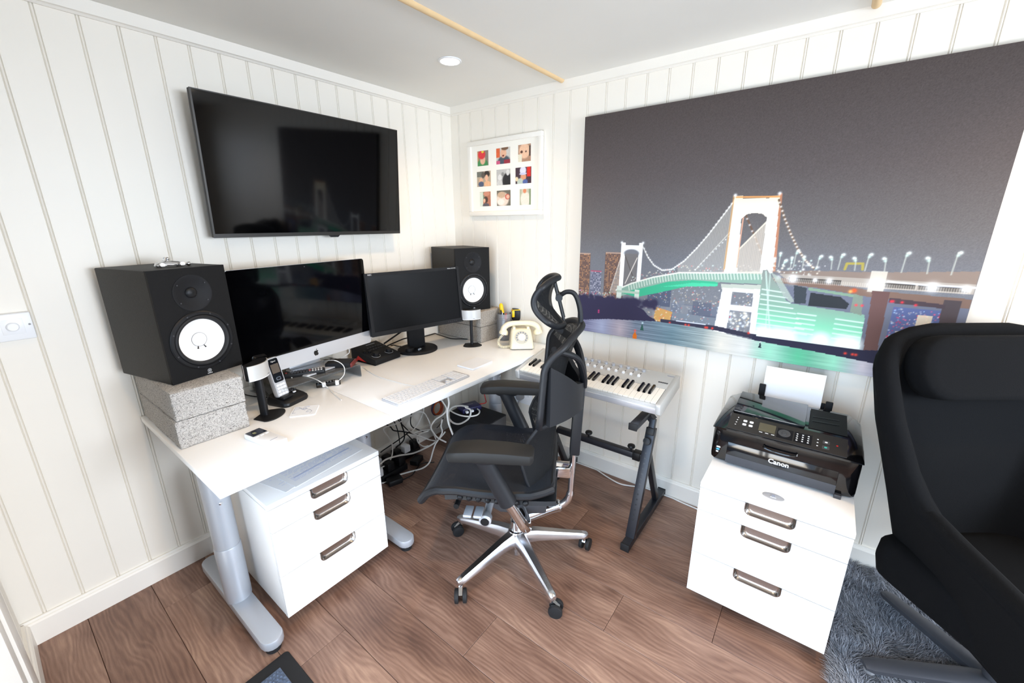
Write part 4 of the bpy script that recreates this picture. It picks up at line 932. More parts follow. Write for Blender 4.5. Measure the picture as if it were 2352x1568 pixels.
    # right-hand viaduct
    P.poly([(.60, .352), (.70, .362), (.82, .366), (1, .384), (1, .345), (.82, .335), (.66, .338)], '#8a7a70'); P.poly([(.62, .345), (1, .345), (1, .312), (.82, .312), (.64, .325)], '#a89e94')
    P.poly([(.60, .330), (.72, .322), (.82, .305), (1, .298), (1, .268), (.82, .282), (.72, .30), (.60, .312)], '#7c6459')
    for x0, x1 in ((.645, .70), (.705, .76), (.835, .90), (.905, .99)): P.rect(x0, x1, .318, .334, '#3b3734', .85)
    for k in range(90): P.line([(.61 + k * .0043, .315), (.61 + k * .0043, .327)], .0008, '#cfc6ba', .6)
    for x, r in ((.655, .011), (.735, .007), (.83, .016), (.93, .011), (.985, .008), (.62, .006), (.705, .005)): P.dot(x, .328, r, '#ffffff', 1)
    P.rect(.815, .845, .30, .37, '#d9d2c4', .8); P.line([(.85, .338), (.93, .333)], .0022, '#f2f6ff'); P.line([(.94, .334), (1, .334)], .0018, '#e8eeff')
    P.dot(.79, .30, .005, '#ff5a2a', 1); P.dot(.783, .296, .004, '#ffb060', 1)
    P.line([(.762, .372), (.764, .392), (.795, .394), (.797, .374)], .004, '#a79a4e')
    for x, y, d in ((.605, .40, 0), (.617, .42, 0), (.633, .395, 1), (.645, .405, 0), (.657, .43, 1), (.672, .41, 0), (.709, .414, 1), (.728, .412, -1), (.754, .422, 1), (.776, .411, -1), (.808, .425, 1), (.833, .413, -1), (.876, .433, 1), (.909, .419, -1), (.961, .438, 1)):
        P.line([(x - .006 * d, .37), (x - .004 * d, y), (x, y)], .0009, '#b9bdb4', .8); P.dot(x, y, .0036, '#f4fff8', 1); P.dot(x - .003 * d, y - .008, .003, '#cfeee0', .8)
    for _ in range(60): P.dot(rd.uniform(.59, .72), rd.uniform(.345, .40), rd.uniform(.001, .003), rd.choice(['#ffffff', '#e4fff4', '#fff4e0']), rd.uniform(.4, 1))
    # pier below the tower
    P.poly([(.478, .29), (.585, .297), (.585, .275), (.482, .268)], '#b8bcb0')
    P.poly([(.484, .275), (.512, .275), (.510, .085), (.474, .085)], '#f4f2f0'); P.poly([(.566, .28), (.586, .28), (.588, .09), (.572, .09)], '#f2eef0'); P.rect(.505, .572, .187, .208, '#f0eef0'); P.rect(.512, .566, .262, .278, '#eff1ee', .9)
    for _ in range(60): P.dot(rd.uniform(.512, .566), rd.uniform(.1, .18), rd.uniform(.0015, .004), rd.choice(['#ffffff', '#e6f0ff', '#fff2d8']), rd.uniform(.4, 1))
    # green-lit anchorage
    gg = P.vgrad([(.08, '#effff6'), (.12, '#b6f4d6'), (.16, '#8ad8b4'), (.22, '#86ab98'), (.30, '#8a9a90'), (.36, '#8b8d88')])
    an = [(.587, .088), (.581, .354), (.592, .357), (.622, .300), (.648, .246), (.66, .236), (.822, .218), (.826, .094)]
    m = np.zeros_like(P.X, bool)
    for i in range(len(an)):
        x1, y1 = an[i]; x2, y2 = an[(i + 1) % len(an)]
        if y1 != y2: m ^= ((y1 > P.Y) != (y2 > P.Y)) & (P.X < (x2 - x1) * (P.Y - y1) / (y2 - y1) + x1)
    P.im = np.where(m[..., None], gg, P.im)
    for k in range(9): P.line([(.587, .125 + k * .0195), (.587 + .055 + .012 * (8 - k) * .7, .122 + k * .0190)], .0014, '#e4f6ea', .8)
    for k in range(5): P.line([(.68, .128 + k * .018), (.722, .126 + k * .018)], .0016, '#e8fff2', .8); P.line([(.765, .122 + k * .018), (.822, .118 + k * .018)], .0016, '#e8fff2', .8)
    P.line([(.589, .35), (.625, .10)], .002, '#cfe6d8', .7); P.line([(.600, .35), (.612, .1)], .002, '#cfe6d8', .5)
    P.poly([(.600, .350), (.64, .262), (.66, .238), (.668, .244), (.625, .33)], '#a8b4a8', .8)
    for x in (.606, .64, .665, .742, .79, .81): P.ell(x, .105, .020, .03, '#f6fff8', .9)
    P.poly([(.66, .305), (.69, .298), (.694, .24), (.668, .236)], '#3c4248'); P.poly([(.700, .282), (.766, .274), (.786, .252), (.782, .232), (.700, .232)], '#2f3338'); P.poly([(.693, .300), (.80, .285), (.80, .276), (.694, .29)], '#7f9a84')
    P.poly([(.79, .29), (.81, .282), (.815, .215), (.79, .225)], '#7e8c7c', .9)
    # brown viaduct legs and the city beyond
    P.rect(.872, .965, .06, .255, '#5a6590')
    for _ in range(240): P.dot(rd.uniform(.872, .962), rd.uniform(.07, .25), rd.uniform(.0008, .0018), rd.choice(['#ff3048', '#ffffff', '#ff6080', '#b8e0ff', '#ffe8c0']), rd.uniform(.4, 1))
    P.rect(.918, .945, .17, .235, '#f0dcb8', .8); P.rect(.875, .895, .07, .16, '#9fd6dc', .5)
    P.poly([(.825, .305), (.858, .305), (.862, .06), (.836, .06)], '#6a4f4c'); P.poly([(.955, .29), (.985, .29), (.985, .06), (.96, .06)], '#4e4548'); P.poly([(.86, .285), (.96, .275), (.96, .262), (.86, .268)], '#4c4046')
    for x in (.868, .885, .91, .865, .80, .812): P.dot(x, rd.uniform(.262, .275) if x > .85 else .25, .003, '#ff3a4a', .9)
    # trees, dark shore, water
    tr = [(0, .05), (0, .165)] + [(k * .012, .170 + .007 * math.sin(k * 1.9) * rd.uniform(.3, 1) + (.014 if 7 < k < 17 else 0) - max(0, k - 18) * .011) for k in range(1, 26)] + [(.31, .10)]
    P.poly(tr, '#33304a')
    for _ in range(160): P.dot(rd.uniform(0, .29), rd.uniform(.155, .175) + (.012 if rd.random() < .5 else 0), rd.uniform(.004, .009), '#33304a', 1)
    P.poly([(.31, .113), (.48, .112), (.59, .098), (.59, .078), (.46, .095), (.31, .098)], '#353447'); P.poly([(.582, .092), (.83, .092), (.87, .10), (1, .10), (1, .04), (.86, .044), (.74, .060), (.58, .074)], '#2c2c42')
    for x in (.34, .39, .40, .45, .455, .47, .57, .80, .815, .822): P.dot(x, .1 if x < .6 else .072, .0034, '#ff4a3a', .95)
    P.rect(.36, .45, .110, .114, '#e8f0ff', .8)
    wt = [(0, 0), (1, 0), (1, .045), (.86, .050), (.74, .062), (.58, .074), (.46, .093), (.30, .098), (.12, .078), (0, .052)]
    m = np.zeros_like(P.X, bool)
    for i in range(len(wt)):
        x1, y1 = wt[i]; x2, y2 = wt[(i + 1) % len(wt)]
        if y1 != y2: m ^= ((y1 > P.Y) != (y2 > P.Y)) & (P.X < (x2 - x1) * (P.Y - y1) / (y2 - y1) + x1)
    wc = np.interp(P.X[..., None], [0, .15, .35, .52, .66, .76, .86, 1], [0, 1, 2, 3, 4, 5, 6, 7])[..., 0]
    cols = np.array([srgb(c) for c in ('#7b7a98', '#74788e', '#6c8590', '#b9bdb6', '#8fb6ac', '#6da48e', '#7d88a0', '#6a7090')])
    base = np.stack([np.interp(wc, range(8), cols[:, k]) for k in range(3)], -1)
    st = np.repeat(R.normal(0, 1, (P.h, 31)), 20, axis=1)[:, :P.w]; ker = np.ones(41) / 41
    st = np.apply_along_axis(lambda v: np.convolve(v, ker, 'same'), 1, st)
    base = np.clip(base + (st * .07)[..., None] + .10 * (np.sin(P.Y * 420) * .5)[..., None] * .4, 0, 1)
    P.im = np.where(m[..., None], base, P.im)
    dry = P.im.copy()
    for x, c in ((.50, '#f4ecdf'), (.56, '#eee8e4'), (.63, '#9fe6c6'), (.70, '#54c090'), (.78, '#a8f0cc'), (.84, '#e8dce4'), (.10, '#aeb4d0'), (.17, '#c8b8c0')): P.ell(x, .035, .022, .05, c, 3.2)
    P.im = np.where(m[..., None], P.im, dry)
    P.poly([(.219, 0), (.233, 0), (.233, .018), (.227, .034), (.225, .034), (.219, .018)], '#d6701e'); P.dot(.226, .04, .004, '#ff5a50', .9)
    P.poly([(.243, .045), (.256, .045), (.251, .075), (.248, .075)], '#2f5a50'); P.dot(.25, .082, .003, '#dffcff', .9); P.poly([(.60, .045), (.608, .045), (.605, .068), (.603, .068)], '#22303c'); P.dot(.604, .07, .002, '#ffffff', .9)
    P.dot(.085, .115, .003, '#ff4a8a', .9); P.dot(.085, .106, .003, '#ff4a8a', .9)
    return P
po = thing('canvas_print', 'huge canvas print of a lit suspension bridge at night on the right wall', 'wall art', (0, -1.726, .862))
PWD, PHT = 1.502, 1.098
pm = paint_bridge().mesh('printed_face', (-.030, PWD / 2, 0), (0, -PWD, 0), (0, 0, PHT))
link('printed_face', pm, vcol_mat('canvas_print_ink', .75, spec=.25), po)
G().box(-.0297, -.003, -PWD / 2, PWD / 2, 0, PHT).build('stretcher', mat('dark_canvas_edge', '#3a3534', .8), po, smooth=False)

# photo frame with nine snapshots
pf = thing('photo_frame', 'white multi-aperture photo frame with nine snapshots on the right wall', 'photo frame', (-.002, -.436, 1.716))
FW, FH = .552, .436
for a, b, c, d in ((-FW / 2, FW / 2, -FH / 2, -FH / 2 + .026), (-FW / 2, FW / 2, FH / 2 - .026, FH / 2), (-FW / 2, -FW / 2 + .026, -FH / 2 + .026, FH / 2 - .026), (FW / 2 - .026, FW / 2, -FH / 2 + .026, FH / 2 - .026)):
    G().box(-.024, 0, a, b, c, d).build('frame_rail', MT['trim'], pf, bevel=.002)
G().box(-.012, -.001, -FW / 2 + .02, FW / 2 - .02, -FH / 2 + .02, FH / 2 - .02).build('mount_card', mat('mount_card', '#f6f2e8', .8), pf, smooth=False)
def snap(col, row, w, h, dx, bg, shapes):
    P = Paint(40, 36, w / h); P.im[:] = srgb(bg)
    for kind, *a in shapes:
        if kind == 'e': P.ell(*a, .25)
        else: P.rect(*a)
    R = np.random.RandomState(col * 7 + row); P.im += R.normal(0, .02, P.im.shape[:2])[..., None]
    cy = .150 - col * .150 + dx; cz = .118 - row * .118
    me = P.mesh('photograph', (-.0126, w / 2, -h / 2), (0, -w, 0), (0, 0, h)); o = link('photograph', me, SNAP, pf); o.location = (0, cy, cz)
SNAP = vcol_mat('glossy_photo', .3)
skin = '#e9b596'
snap(0, 0, .088, .085, .008, '#8d8076', [('r', 0, .12, 0, 1, '#c98a5a'), ('e', .45, .05, .5, .42, '#3f8a4e'), ('e', .48, .38, .24, .30, skin), ('e', .40, .75, .33, .30, '#e0323a'), ('e', .48, .93, .12, .08, '#e8d43a')])
snap(1, 0, .105, .088, .0, '#cfcbc4', [('r', 0, .27, .4, 1, '#e2683c'), ('e', .55, .12, .45, .38, '#4b5560'), ('r', .55, 1, 0, .25, '#9a3440'), ('r', 0, .28, 0, .2, '#d05a80'), ('e', .52, .66, .21, .30, skin), ('e', .5, .5, .08, .05, '#7a2a28'), ('e', .62, .95, .25, .12, '#7a5a44')])
snap(2, 0, .088, .090, -.004, '#b58d74', [('e', .5, .62, .42, .44, '#f0c4a4'), ('e', .27, .58, .10, .08, '#5a3a30'), ('e', .62, .58, .06, .05, '#5a3a30'), ('r', 0, .3, 0, .45, '#e8e2cc'), ('r', .85, 1, .3, .9, '#54443c')])
snap(0, 1, .112, .088, .004, '#b9a48c', [('r', 0, .5, .65, 1, '#6d6f66'), ('e', .72, .8, .2, .22, '#2c2420'), ('e', .70, .55, .12, .22, skin), ('e', .45, .75, .13, .2, '#5a5048'), ('e', .3, .4, .14, .18, '#e6b08c'), ('e', .3, .16, .2, .18, '#4c5872'), ('e', .75, .15, .25, .2, '#e8b48a')])
snap(1, 1, .105, .088, .0, '#bdbdbb', [('e', .78, .25, .35, .5, '#2e2e30'), ('e', .82, .78, .12, .2, '#d8d8d6'), ('e', .24, .5, .14, .2, '#dededc'), ('e', .22, .12, .2, .22, '#cfcfcd'), ('e', .45, .7, .1, .12, '#8e8e8c')])
snap(2, 1, .112, .088, .004, '#4a3a44', [('r', .72, .95, .4, 1, '#d8352c'), ('e', .5, .40, .18, .26, '#d99a78'), ('e', .48, .80, .20, .26, '#dcdcf0'), ('e', .48, .60, .24, .07, '#c9c9e6'), ('e', .3, .1, .2, .24, '#b9c6bc'), ('e', .62, .1, .16, .16, '#5668a0'), ('e', .08, .3, .1, .14, '#e6d4b0')])
snap(0, 2, .088, .086, -.004, '#b5735a', [('r', 0, .3, 0, 1, '#d9e0cf'), ('r', .3, .42, .4, 1, '#7d8f74'), ('e', .62, .85, .3, .14, '#cf8c72'), ('e', .55, .45, .2, .22, '#4a342c'), ('e', .42, .40, .1, .14, skin), ('e', .55, .06, .3, .16, '#57525a')])
snap(1, 2, .105, .088, .0, '#6d6a60', [('e', .42, .42, .46, .46, '#e8d5c6'), ('e', .35, .72, .3, .2, '#c9ac92'), ('e', .78, .58, .17, .18, '#c4584a'), ('e', .80, .58, .12, .13, '#f0b8a0'), ('e', .3, .25, .26, .2, '#f2e6dc')])
snap(2, 2, .080, .088, -.010, '#b7b9a4', [('e', .5, .35, .42, .5, '#e6dfd2'), ('e', .45, .90, .26, .18, '#cfc9b4'), ('e', .45, .88, .15, .14, '#d98a66'), ('r', .86, 1, 0, 1, '#7f9272')])
# ------------------------------------------------------------------ music keyboard on its stand
mk = thing('midi_keyboard', 'silver music keyboard with knobs and faders on a black stand', 'music keyboard', (-.41, -1.203, 0), -PI / 2)
mt_ = Matrix.Translation((0, 0, .696)) @ Matrix.Rotation(math.radians(11), 4, 'X')
G().prism([(.0, -.003), (.0, -.055), (.02, -.062), (.272, -.062), (.274, 0), (.134, 0), (.134, -.014), (.004, -.014)], -.368, .368, (0, 1, 0), (0, 0, 1), (1, 0, 0)).xf(mt_).build('case', MT['silver_d'], mk, bevel=.0015)
for sx in (-1, 1):
    a, b = sorted((sx * .366, sx * .388)); G().prism([(-.008, -.004), (-.008, -.048), (.01, -.064), (.274, -.064), (.276, .001), (.0, .001)], a, b, (0, 1, 0), (0, 0, 1), (1, 0, 0)).xf(mt_).build('end_cheek', MT['silver_d'], mk, bevel=.003)
G().box(-.366, .366, -.004, .004, -.050, -.022).xf(mt_).build('front_lip', MT['alu'], mk, bevel=.001)
wp = .730 / 29
wm = G().prism(rrect(wp - .0012, .124, .0012, 2, 0, .062), -.013, .001).mesh('white_key', bevel=.0006, seg=1, smooth=False)
bmz = G().rings([[(x * wp * .55 / 2, y, z) for x, y, z in ((-1, .058, 0), (1, .058, 0), (1, .129, 0), (-1, .129, 0))], [(x * wp * .42 / 2, y, z) for x, y, z in ((-1, .067, .011), (1, .067, .011), (1, .129, .011), (-1, .129, .011))]]).mesh('black_key', bevel=.0008, seg=1, smooth=False)
for k in range(29):
    o = link('white_key', wm, MT['wkey'] if 'wkey' in MT else MT['wplastic'], mk); o.matrix_basis = mt_ @ Matrix.Translation((-.365 + wp * (k + .5), .006, 0))
    if k < 28 and k % 7 in (0, 1, 3, 4, 5):
        o = link('black_key', bmz, MT['black_g'], mk); o.matrix_basis = mt_ @ Matrix.Translation((-.365 + wp * (k + 1), .004, .001))
for k in range(9):
    x = -.098 + .040 * k
    G().lathe([(.0095, 0), (.009, .011), (.0075, .012), (0, .012)], 20, (x, .246, 0)).xf(mt_).build('knob', MT['silver'], mk)
    G().box(x + .006, x + .026, .262, .265, 0, .0004).xf(mt_).build('print_mark', MT['lettering'], mk, smooth=False)
for k in range(8):
    x = -.056 + .0390 * k
    sl_ = G().box(x - .0015, x + .0015, .186, .226, -.0005, .0003).xf(mt_).build('fader_slot', MT['black'], mk, smooth=False)
    G().prism([(-.006, 0), (.006, 0), (.0045, .010), (.0, .008), (-.0045, .010)], -.0055, .0055, (0, 1, 0), (0, 0, 1), (1, 0, 0), (x, .193, 0)).xf(mt_).build('fader_cap', MT['wplastic'], sl_)
G().box(-.245, -.128, .186, .270, 0, .0006).xf(mt_).build('pad_field', MT['black_m'], mk, smooth=False)
for i in range(4):
    for j in range(3): G().prism(rrect(.025, .024, .002, 2, -.2295 + i * .029, .200 + j * .028), .0006, .005).xf(mt_).build('pad', MT['silver_d'], mk, bevel=.0006, seg=1)
G().box(-.124, -.082, .190, .222, 0, .0005).xf(mt_).build('legend_panel', MT['grey'], mk, smooth=False)
G().lathe([(.016, 0), (.016, .006), (.008, .016), (0, .017)], 20, (-.30, .215, 0), sx=.6).xf(mt_).build('bender_lever', MT['wplastic'], mk)
for i in range(5): G().box(.316 + i * .009, .3235 + i * .009, .177, .184, 0, .002).xf(mt_).build('button', MT['dgrey'], mk)
G().box(.335, .372, .250, .254, 0, .0004).xf(mt_).build('model_lettering', MT['ink'], mk, smooth=False)
ks = thing('keyboard_stand', 'black steel keyboard stand with slanted legs and cross bar', 'stand', (-.28, -1.25, 0))
bk = mat('black_steel_tube', '#2a2b31', .38, metal=.3, spec=.5)
def side_frame(y, near):
    f = G().box(-.535, -.020, y - .019, y + .019, 0, .036).build('foot', bk, ks, world=True, bevel=.003)
    for x in (-.5365, -.018): G().box(x - .004, x + .004, y - .0205, y + .0205, -.0, .038).build('foot_cap', MT['rubber'], f, world=True, bevel=.002)
    lg = G().bar((-.470, y, .030), (-.305, y, .52), .030, .042, (0, 1, 0)).build('slanted_leg', bk, ks, world=True, bevel=.002)
    G().bar((-.120, y, .030), (-.335, y, .425), .032, .026, (0, 1, 0)).build('rear_strut', bk, ks, world=True, bevel=.002)
    G().bar((-.325, y, .455), (-.290, y, .568), .030, .026, (0, 1, 0)).build('height_post', bk, ks, world=True, bevel=.002)
    G().bar((-.313, y, .495), (-.303, y, .528), .046, .038, (0, 1, 0)).build('post_collar', MT['black'], ks, world=True, bevel=.003)
    ty = y + (.03 if near else -.03)
    G().box(-.47, -.19, ty - .018, ty + .018, .578, .604).build('support_arm', bk, ks, world=True, bevel=.002)
    G().bar((-.290, y, .560), (-.285, ty, .585), .03, .03).build('arm_weld', bk, ks, world=True)
    G().box(-.476, -.469, ty - .020, ty + .020, .575, .608).build('arm_cap', MT['rubber'], ks, world=True, bevel=.003)
    d = (Vector((-.305, y, .52)) - Vector((-.470, y, .030))).normalized(); nn = Vector((-d.z, 0, d.x))
    if nn.x > 0: nn = -nn
    if near:
        for k in range(14):
            c = Vector((-.470, y, .030)) + d * (.085 + k * .0245) + nn * .0152
            G().lathe([(.0042, 0), (.0042, .0006), (0, .0006)], 12, c, nn).build('adjust_hole', MT['black'] if k < 6 else MT['dgrey'], lg, world=True)
    kn = G().lathe([(.005, 0), (.005, .014), (.016, .016), (.018, .020), (.016, .026), (0, .028)], 18, Vector((-.322, y, .468)) + nn * .018, nn).build('height_knob', MT['black'], ks, world=True)
side_frame(-1.53, True); side_frame(-.985, False)
G().box(-.275, -.243, -1.515, -1.0, .318, .35).build('cross_bar', bk, ks, world=True, bevel=.002)
G().box(-.280, -.238, -1.478, -1.44, .313, .355).build('bar_sleeve', MT['black'], ks, world=True, bevel=.002)
for y in (-1.19, -1.425): G().lathe([(.005, 0), (.005, .016), (.017, .017), (.0195, .022), (.017, .030), (.008, .034), (0, .034)], 20, (-.259, y, .35)).build('clamp_knob', MT['black'], ks, world=True)
# ------------------------------------------------------------------ printer
pr = thing('printer', 'black multifunction inkjet printer standing on the white pedestal', 'printer', (-.28, -2.037, .5395), -PI / 2)
prof = [(-.160, .006), (-.174, .030), (-.176, .100), (-.172, .150), (.17, .168), (.178, .14), (.178, .006)]
def sec(x, fy, fz): return [(x, (y - 0) * fy, .006 + (z - .006) * fz) for y, z in prof]
G().rings([sec(-.225, .90, .88), sec(-.214, .975, .97), sec(-.19, 1, 1), sec(.19, 1, 1), sec(.214, .975, .97), sec(.225, .90, .88)], True).build('body', MT['black_g'], pr, ang=40)
G().box(-.17, .17, -.178, -.17, .012, .098).build('paper_door', mat('gloss_black_door', '#0b0b0e', .08, coat=.3), pr, bevel=.002)
G().box(-.17, .17, -.1785, -.1781, .012, .046).build('door_band', mat('grey_black_band', '#33353b', .25), pr, smooth=False)
# scanner lid with chamfered sides, sloping control panel at its front
lid = [(-.186, .146), (-.188, .154), (-.090, .186), (.120, .196), (.165, .178), (.175, .160), (.175, .146)]
def ls(x, k): return [(x, y * (1 - .04 * k), .146 + (z - .146) * (1 - .72 * k)) for y, z in lid]
ld = G().rings([ls(-.227, 1), ls(-.222, .75), ls(-.182, 0), ls(.182, 0), ls(.222, .75), ls(.227, 1)], True).build('scanner_lid', MT['black_g'], pr, ang=35)
ps = math.atan2(.032, .098); pmx = Matrix.Translation((0, -.188, .1545)) @ Matrix.Rotation(ps, 4, 'X')
cp_ = G().box(-.18, .18, .006, .098, 0, .0012).xf(pmx).build('control_panel', mat('brown_black_panel', '#231f1d', .35), pr, bevel=.0004, seg=1)
def on(name, m, *b, par=None, bev=0): return G().box(*b).xf(pmx).build(name, m, par or cp_, bevel=bev, smooth=False)
on('display', mat('printer_lcd', '#55503f', .25), -.081, -.028, .034, .078, .0012, .002)
on('wheel_panel', MT['black_g'], -.022, .026, .022, .074, .0012, .0016)
G().lathe([(.019, .0016), (.019, .0028), (.017, .003), (.0085, .003), (.008, .002), (.007, .0032), (0, .0034)], 30, (0, .050, 0)).xf(pmx).build('scroll_wheel', MT['dgrey'], cp_)
on('keypad_panel', MT['black_g'], .030, .082, .022, .074, .0012, .0016)
for i in range(3):
    for j in range(4): on('keypad_key', MT['lettering'], .036 + i * .0165, .041 + i * .0165, .029 + j * .011, .033 + j * .011, .0016, .0024)
for i in range(3): on('soft_key', MT['lettering'], -.076 + i * .019, -.066 + i * .019, .026, .0285, .0012, .002)
for i, j in ((0, 0), (1, 0), (0, 1), (1, 1)): G().prism(rrect(.013, .011, .003, 3, -.128 + i * .021, .046 + j * .020), .0012, .0022).xf(pmx).build('mode_key', MT['lettering'], cp_, smooth=False)
for j in range(4): on('indicator', MT['lettering'], -.1585 + .001 * j, -.1545 + .001 * j, .034 + j * .014, .0375 + j * .014, .0012, .0018)
for j in range(2):
    G().prism(rrect(.020, .017, .004, 3, .122, .030 + j * .026), .0012, .0018).xf(pmx).build('start_key_ring', MT['dgrey'], cp_, smooth=False)
    G().prism(rrect(.008, .006, .002, 2, .122, .030 + j * .026), .0018, .0024).xf(pmx).build('start_key', MT['lettering'] if j else mat('teal_key', '#37a79a', .4), cp_, smooth=False)
for j in range(3): on('side_key', MT['lettering'], .096, .1005, .028 + j * .016, .0315 + j * .016, .0012, .002)
on('stop_key', MT['red'], .150, .155, .050, .055, .0012, .002)
lt = Matrix.Translation((0, -.089, .1868)) @ Matrix.Rotation(math.atan2(.010, .21), 4, 'X')
G().prism(rrect(.235, .205, .004, 3, -.062, .107), .0, .007).xf(lt).build('feeder_cover', mat('gloss_feeder_cover', '#131417', .05, coat=.4), pr, bevel=.001)
G().box(.066, .178, .012, .19, .0005, .0016).xf(lt).build('output_tray', MT['black_m'], pr, bevel=.0005, seg=1)
for y in (.075, .115): G().bar((.075, y, .0018), (.155, y + .012, .0018), .006, .003).xf(lt).build('tray_rib', MT['black'], pr)
G().tube(spline([(-.052, -.1785, .122), (-.05, -.185, .117), (-.02, -.190, .114), (.02, -.190, .114), (.045, -.185, .117), (.047, -.1785, .122)], 6), .0035, 8).build('door_handle', MT['black_g'], pr)
text_obj('brand_lettering', 'Canon', .024, MT['lettering'], pr, (0, -.1785, .068), bold=.0006)
G().box(.17, .19, -.182, -.16, .0, .014).build('usb_cover', MT['dgrey'], pr, bevel=.001)
for j, c in enumerate((MT['lettering'], mat('cyan_print', '#4aa6d8', .4), MT['lettering'])): G().box(-.206, -.192 - .003 * j, -.1745, -.1735, .062 - j * .010, .068 - j * .010).build('sticker_print', c, pr, smooth=False)
for x in (-.125, .110): G().box(x, x + .024, .165, .178, .15, .236 if x < 0 else .214).build('paper_guide', MT['black_m'], pr, bevel=.003)
G().box(-.10, .11, .176, .186, .15, .20).build('rear_tray', MT['black_m'], pr, bevel=.002)
pa = thing('printer_paper', 'blank white sheets standing in the rear tray of the printer', 'paper', (-.28, -2.037, .5395), -PI / 2)
G().sheet(lambda a, b: (-.112 + .208 * b, .160 + .038 * a, .10 + .212 * a), 6, 1, .004).build('paper_stack', MT['paper'], pa, smooth=False)
# ------------------------------------------------------------------ office chair (local x right of the sitter, y forward)
oc = thing('office_chair', 'black mesh ergonomic office chair with headrest and chrome star base', 'office chair', (-.86, -1.155, 0), math.radians(30))
# five-star base
G().lathe([(.034, .092), (.040, .098), (.042, .140), (.036, .153), (.030, .155)], 32).build('base_hub', MT['chrome'], oc)
for a in (140, 212, 284, 68, -4):
    A = math.radians(a); d = Vector((math.cos(A), math.sin(A), 0)); n = Vector((-d.y, d.x, 0)); rs = []
    for r_, zt, w, h in ((.030, .150, .030, .062), (.09, .143, .026, .052), (.20, .121, .021, .038), (.295, .103, .017, .030), (.318, .099, .015, .028), (.325, .094, .010, .018)):
        c = d * r_
        rs.append([c + n * w * sx + Vector((0, 0, zt - h * sz)) for sx, sz in ((-1, .85), (-.95, .25), (-.55, 0), (.55, 0), (.95, .25), (1, .85), (.7, 1), (-.7, 1))])
    arm = G().rings(rs, True).build('base_arm', MT['satin'], oc, ang=40)
    c = d * .310; ph_ = A + .9
    e = Vector((math.cos(ph_), math.sin(ph_), 0)); k = Vector((-e.y, e.x, 0))
    cst = G().cyl(c + Vector((0, 0, .056)), c + Vector((0, 0, .082)), .008, .008, 12).bar(c + e * -.004 + Vector((0, 0, .058)), c + e * .026 + Vector((0, 0, .036)), .014, .018).build('caster_stem', MT['chrome'], arm)
    for s_ in (-1, 1):
        wc = c + e * .016 + Vector((0, 0, .0278))
        G().lathe([(.020, -.008), (.0265, -.0075), (.0275, -.004), (.0275, .004), (.0262, .007), (.018, .0085), (0, .0085)], 24, wc + k * s_ * .0165, k * s_).build('caster_wheel', MT['rubber'], arm)
G().lathe([(.022, .026), (.025, .029), (.025, .095)], 24).build('column_foot', MT['chrome'], oc)
G().lathe([(.028, .14), (.028, .20), (.022, .205), (.022, .33)], 24).build('gas_column', MT['chrome'], oc)
# tilt mechanism and levers
G().rings([[(x * .075, y, z) for x, z in ((-1, .30), (1, .30), (1, .37), (-1, .37))] for y in (-.13,)] + [[(x * .07, y, z) for x, z in ((-1, .285), (1, .285), (1, .385), (-1, .385))] for y in (-.05, .06)] + [[(x * .06, y, z) for x, z in ((-1, .33), (1, .33), (1, .39), (-1, .39))] for y in (.16,)], True).build('tilt_mechanism', MT['dgrey'], oc, bevel=.008)
G().tube([(-.05, .10, .345), (-.19, .10, .345)], .016, 16).build('tension_shaft', MT['alu'], oc)
G().lathe([(.022, 0), (.024, .004), (.024, .030), (.018, .036), (0, .036)], 24, (-.17, .10, .345), (-1, 0, 0)).build('tension_knob', MT['alu'], oc)
G().lathe([(.017, 0), (.017, .001), (0, .001)], 24, (-.2062, .10, .345), (-1, 0, 0)).build('knob_cap', MT['black'], oc)
for y in (.165, .125): G().box(-.225, -.165, y - .016, y + .016, .372, .384).build('lever_paddle', MT['silver'], oc, bevel=.003)
G().tube([(-.06, .215, .39), (-.19, .215, .392)], .011, 12).build('height_lever', MT['black'], oc)
# rear chrome bar and black spine
jb = spline([(0, .01, .235), (0, -.045, .225), (0, -.14, .272), (0, -.20, .300), (0, -.226, .345), (0, -.231, .43), (0, -.234, .56)], 7)
G().tube(jb, [.025 if i < 20 else (.017 if i < 30 else .0135) for i in range(len(jb))], 14, up=(1, 0, 0)).build('back_bar', MT['chrome'], oc)
G().box(-.028, .028, -.226, -.135, .440, .490).build('lower_bracket', MT['chrome'], oc, bevel=.006)
G().bar((0, -.238, .545), (0, -.250, .85), .052, .040, (0, 1, 0)).build('spine', MT['chairp'], oc, bevel=.006)
# seat
def seat_z(u): return float(np.interp(u, [-.21, -.12, 0, .12, .20, .27, .31, .335, .345], [.512, .503, .498, .503, .506, .497, .474, .446, .425]))
def seat_fn(a, b):
    u = -.15 + .49 * a; hw = float(np.interp(u, [-.15, -.08, .1, .25, .345], [.205, .240, .252, .245, .222])); s_ = 2 * b - 1
    return (s_ * hw, u, seat_z(u) + .012 * abs(s_) ** 3 - .004 * (1 - s_ * s_))
G().sheet(seat_fn, 26, 14, .012, uvs=(.49, .5)).build('seat_mesh', MT['mesh_seat'], oc)
rim = [seat_fn(a / 20, 0) for a in range(21)] + [seat_fn(1, b / 10) for b in range(1, 10)] + [seat_fn(1 - a / 20, 1) for a in range(21)] + [seat_fn(0, 1 - b / 10) for b in range(1, 10)]
G().tube([Vector(p) + Vector((0, 0, -.010)) for p in rim], .016, 10, closed=True).build('seat_frame', MT['chairp'], oc)
def pan_fn(a, b):
    u = -.17 + .42 * a; s_ = 2 * b - 1; return (s_ * .215, u, seat_z(u) - .050 - .02 * (1 - s_ * s_))
G().sheet(pan_fn, 10, 8, .018).build('seat_pan', MT['chairp'], oc)
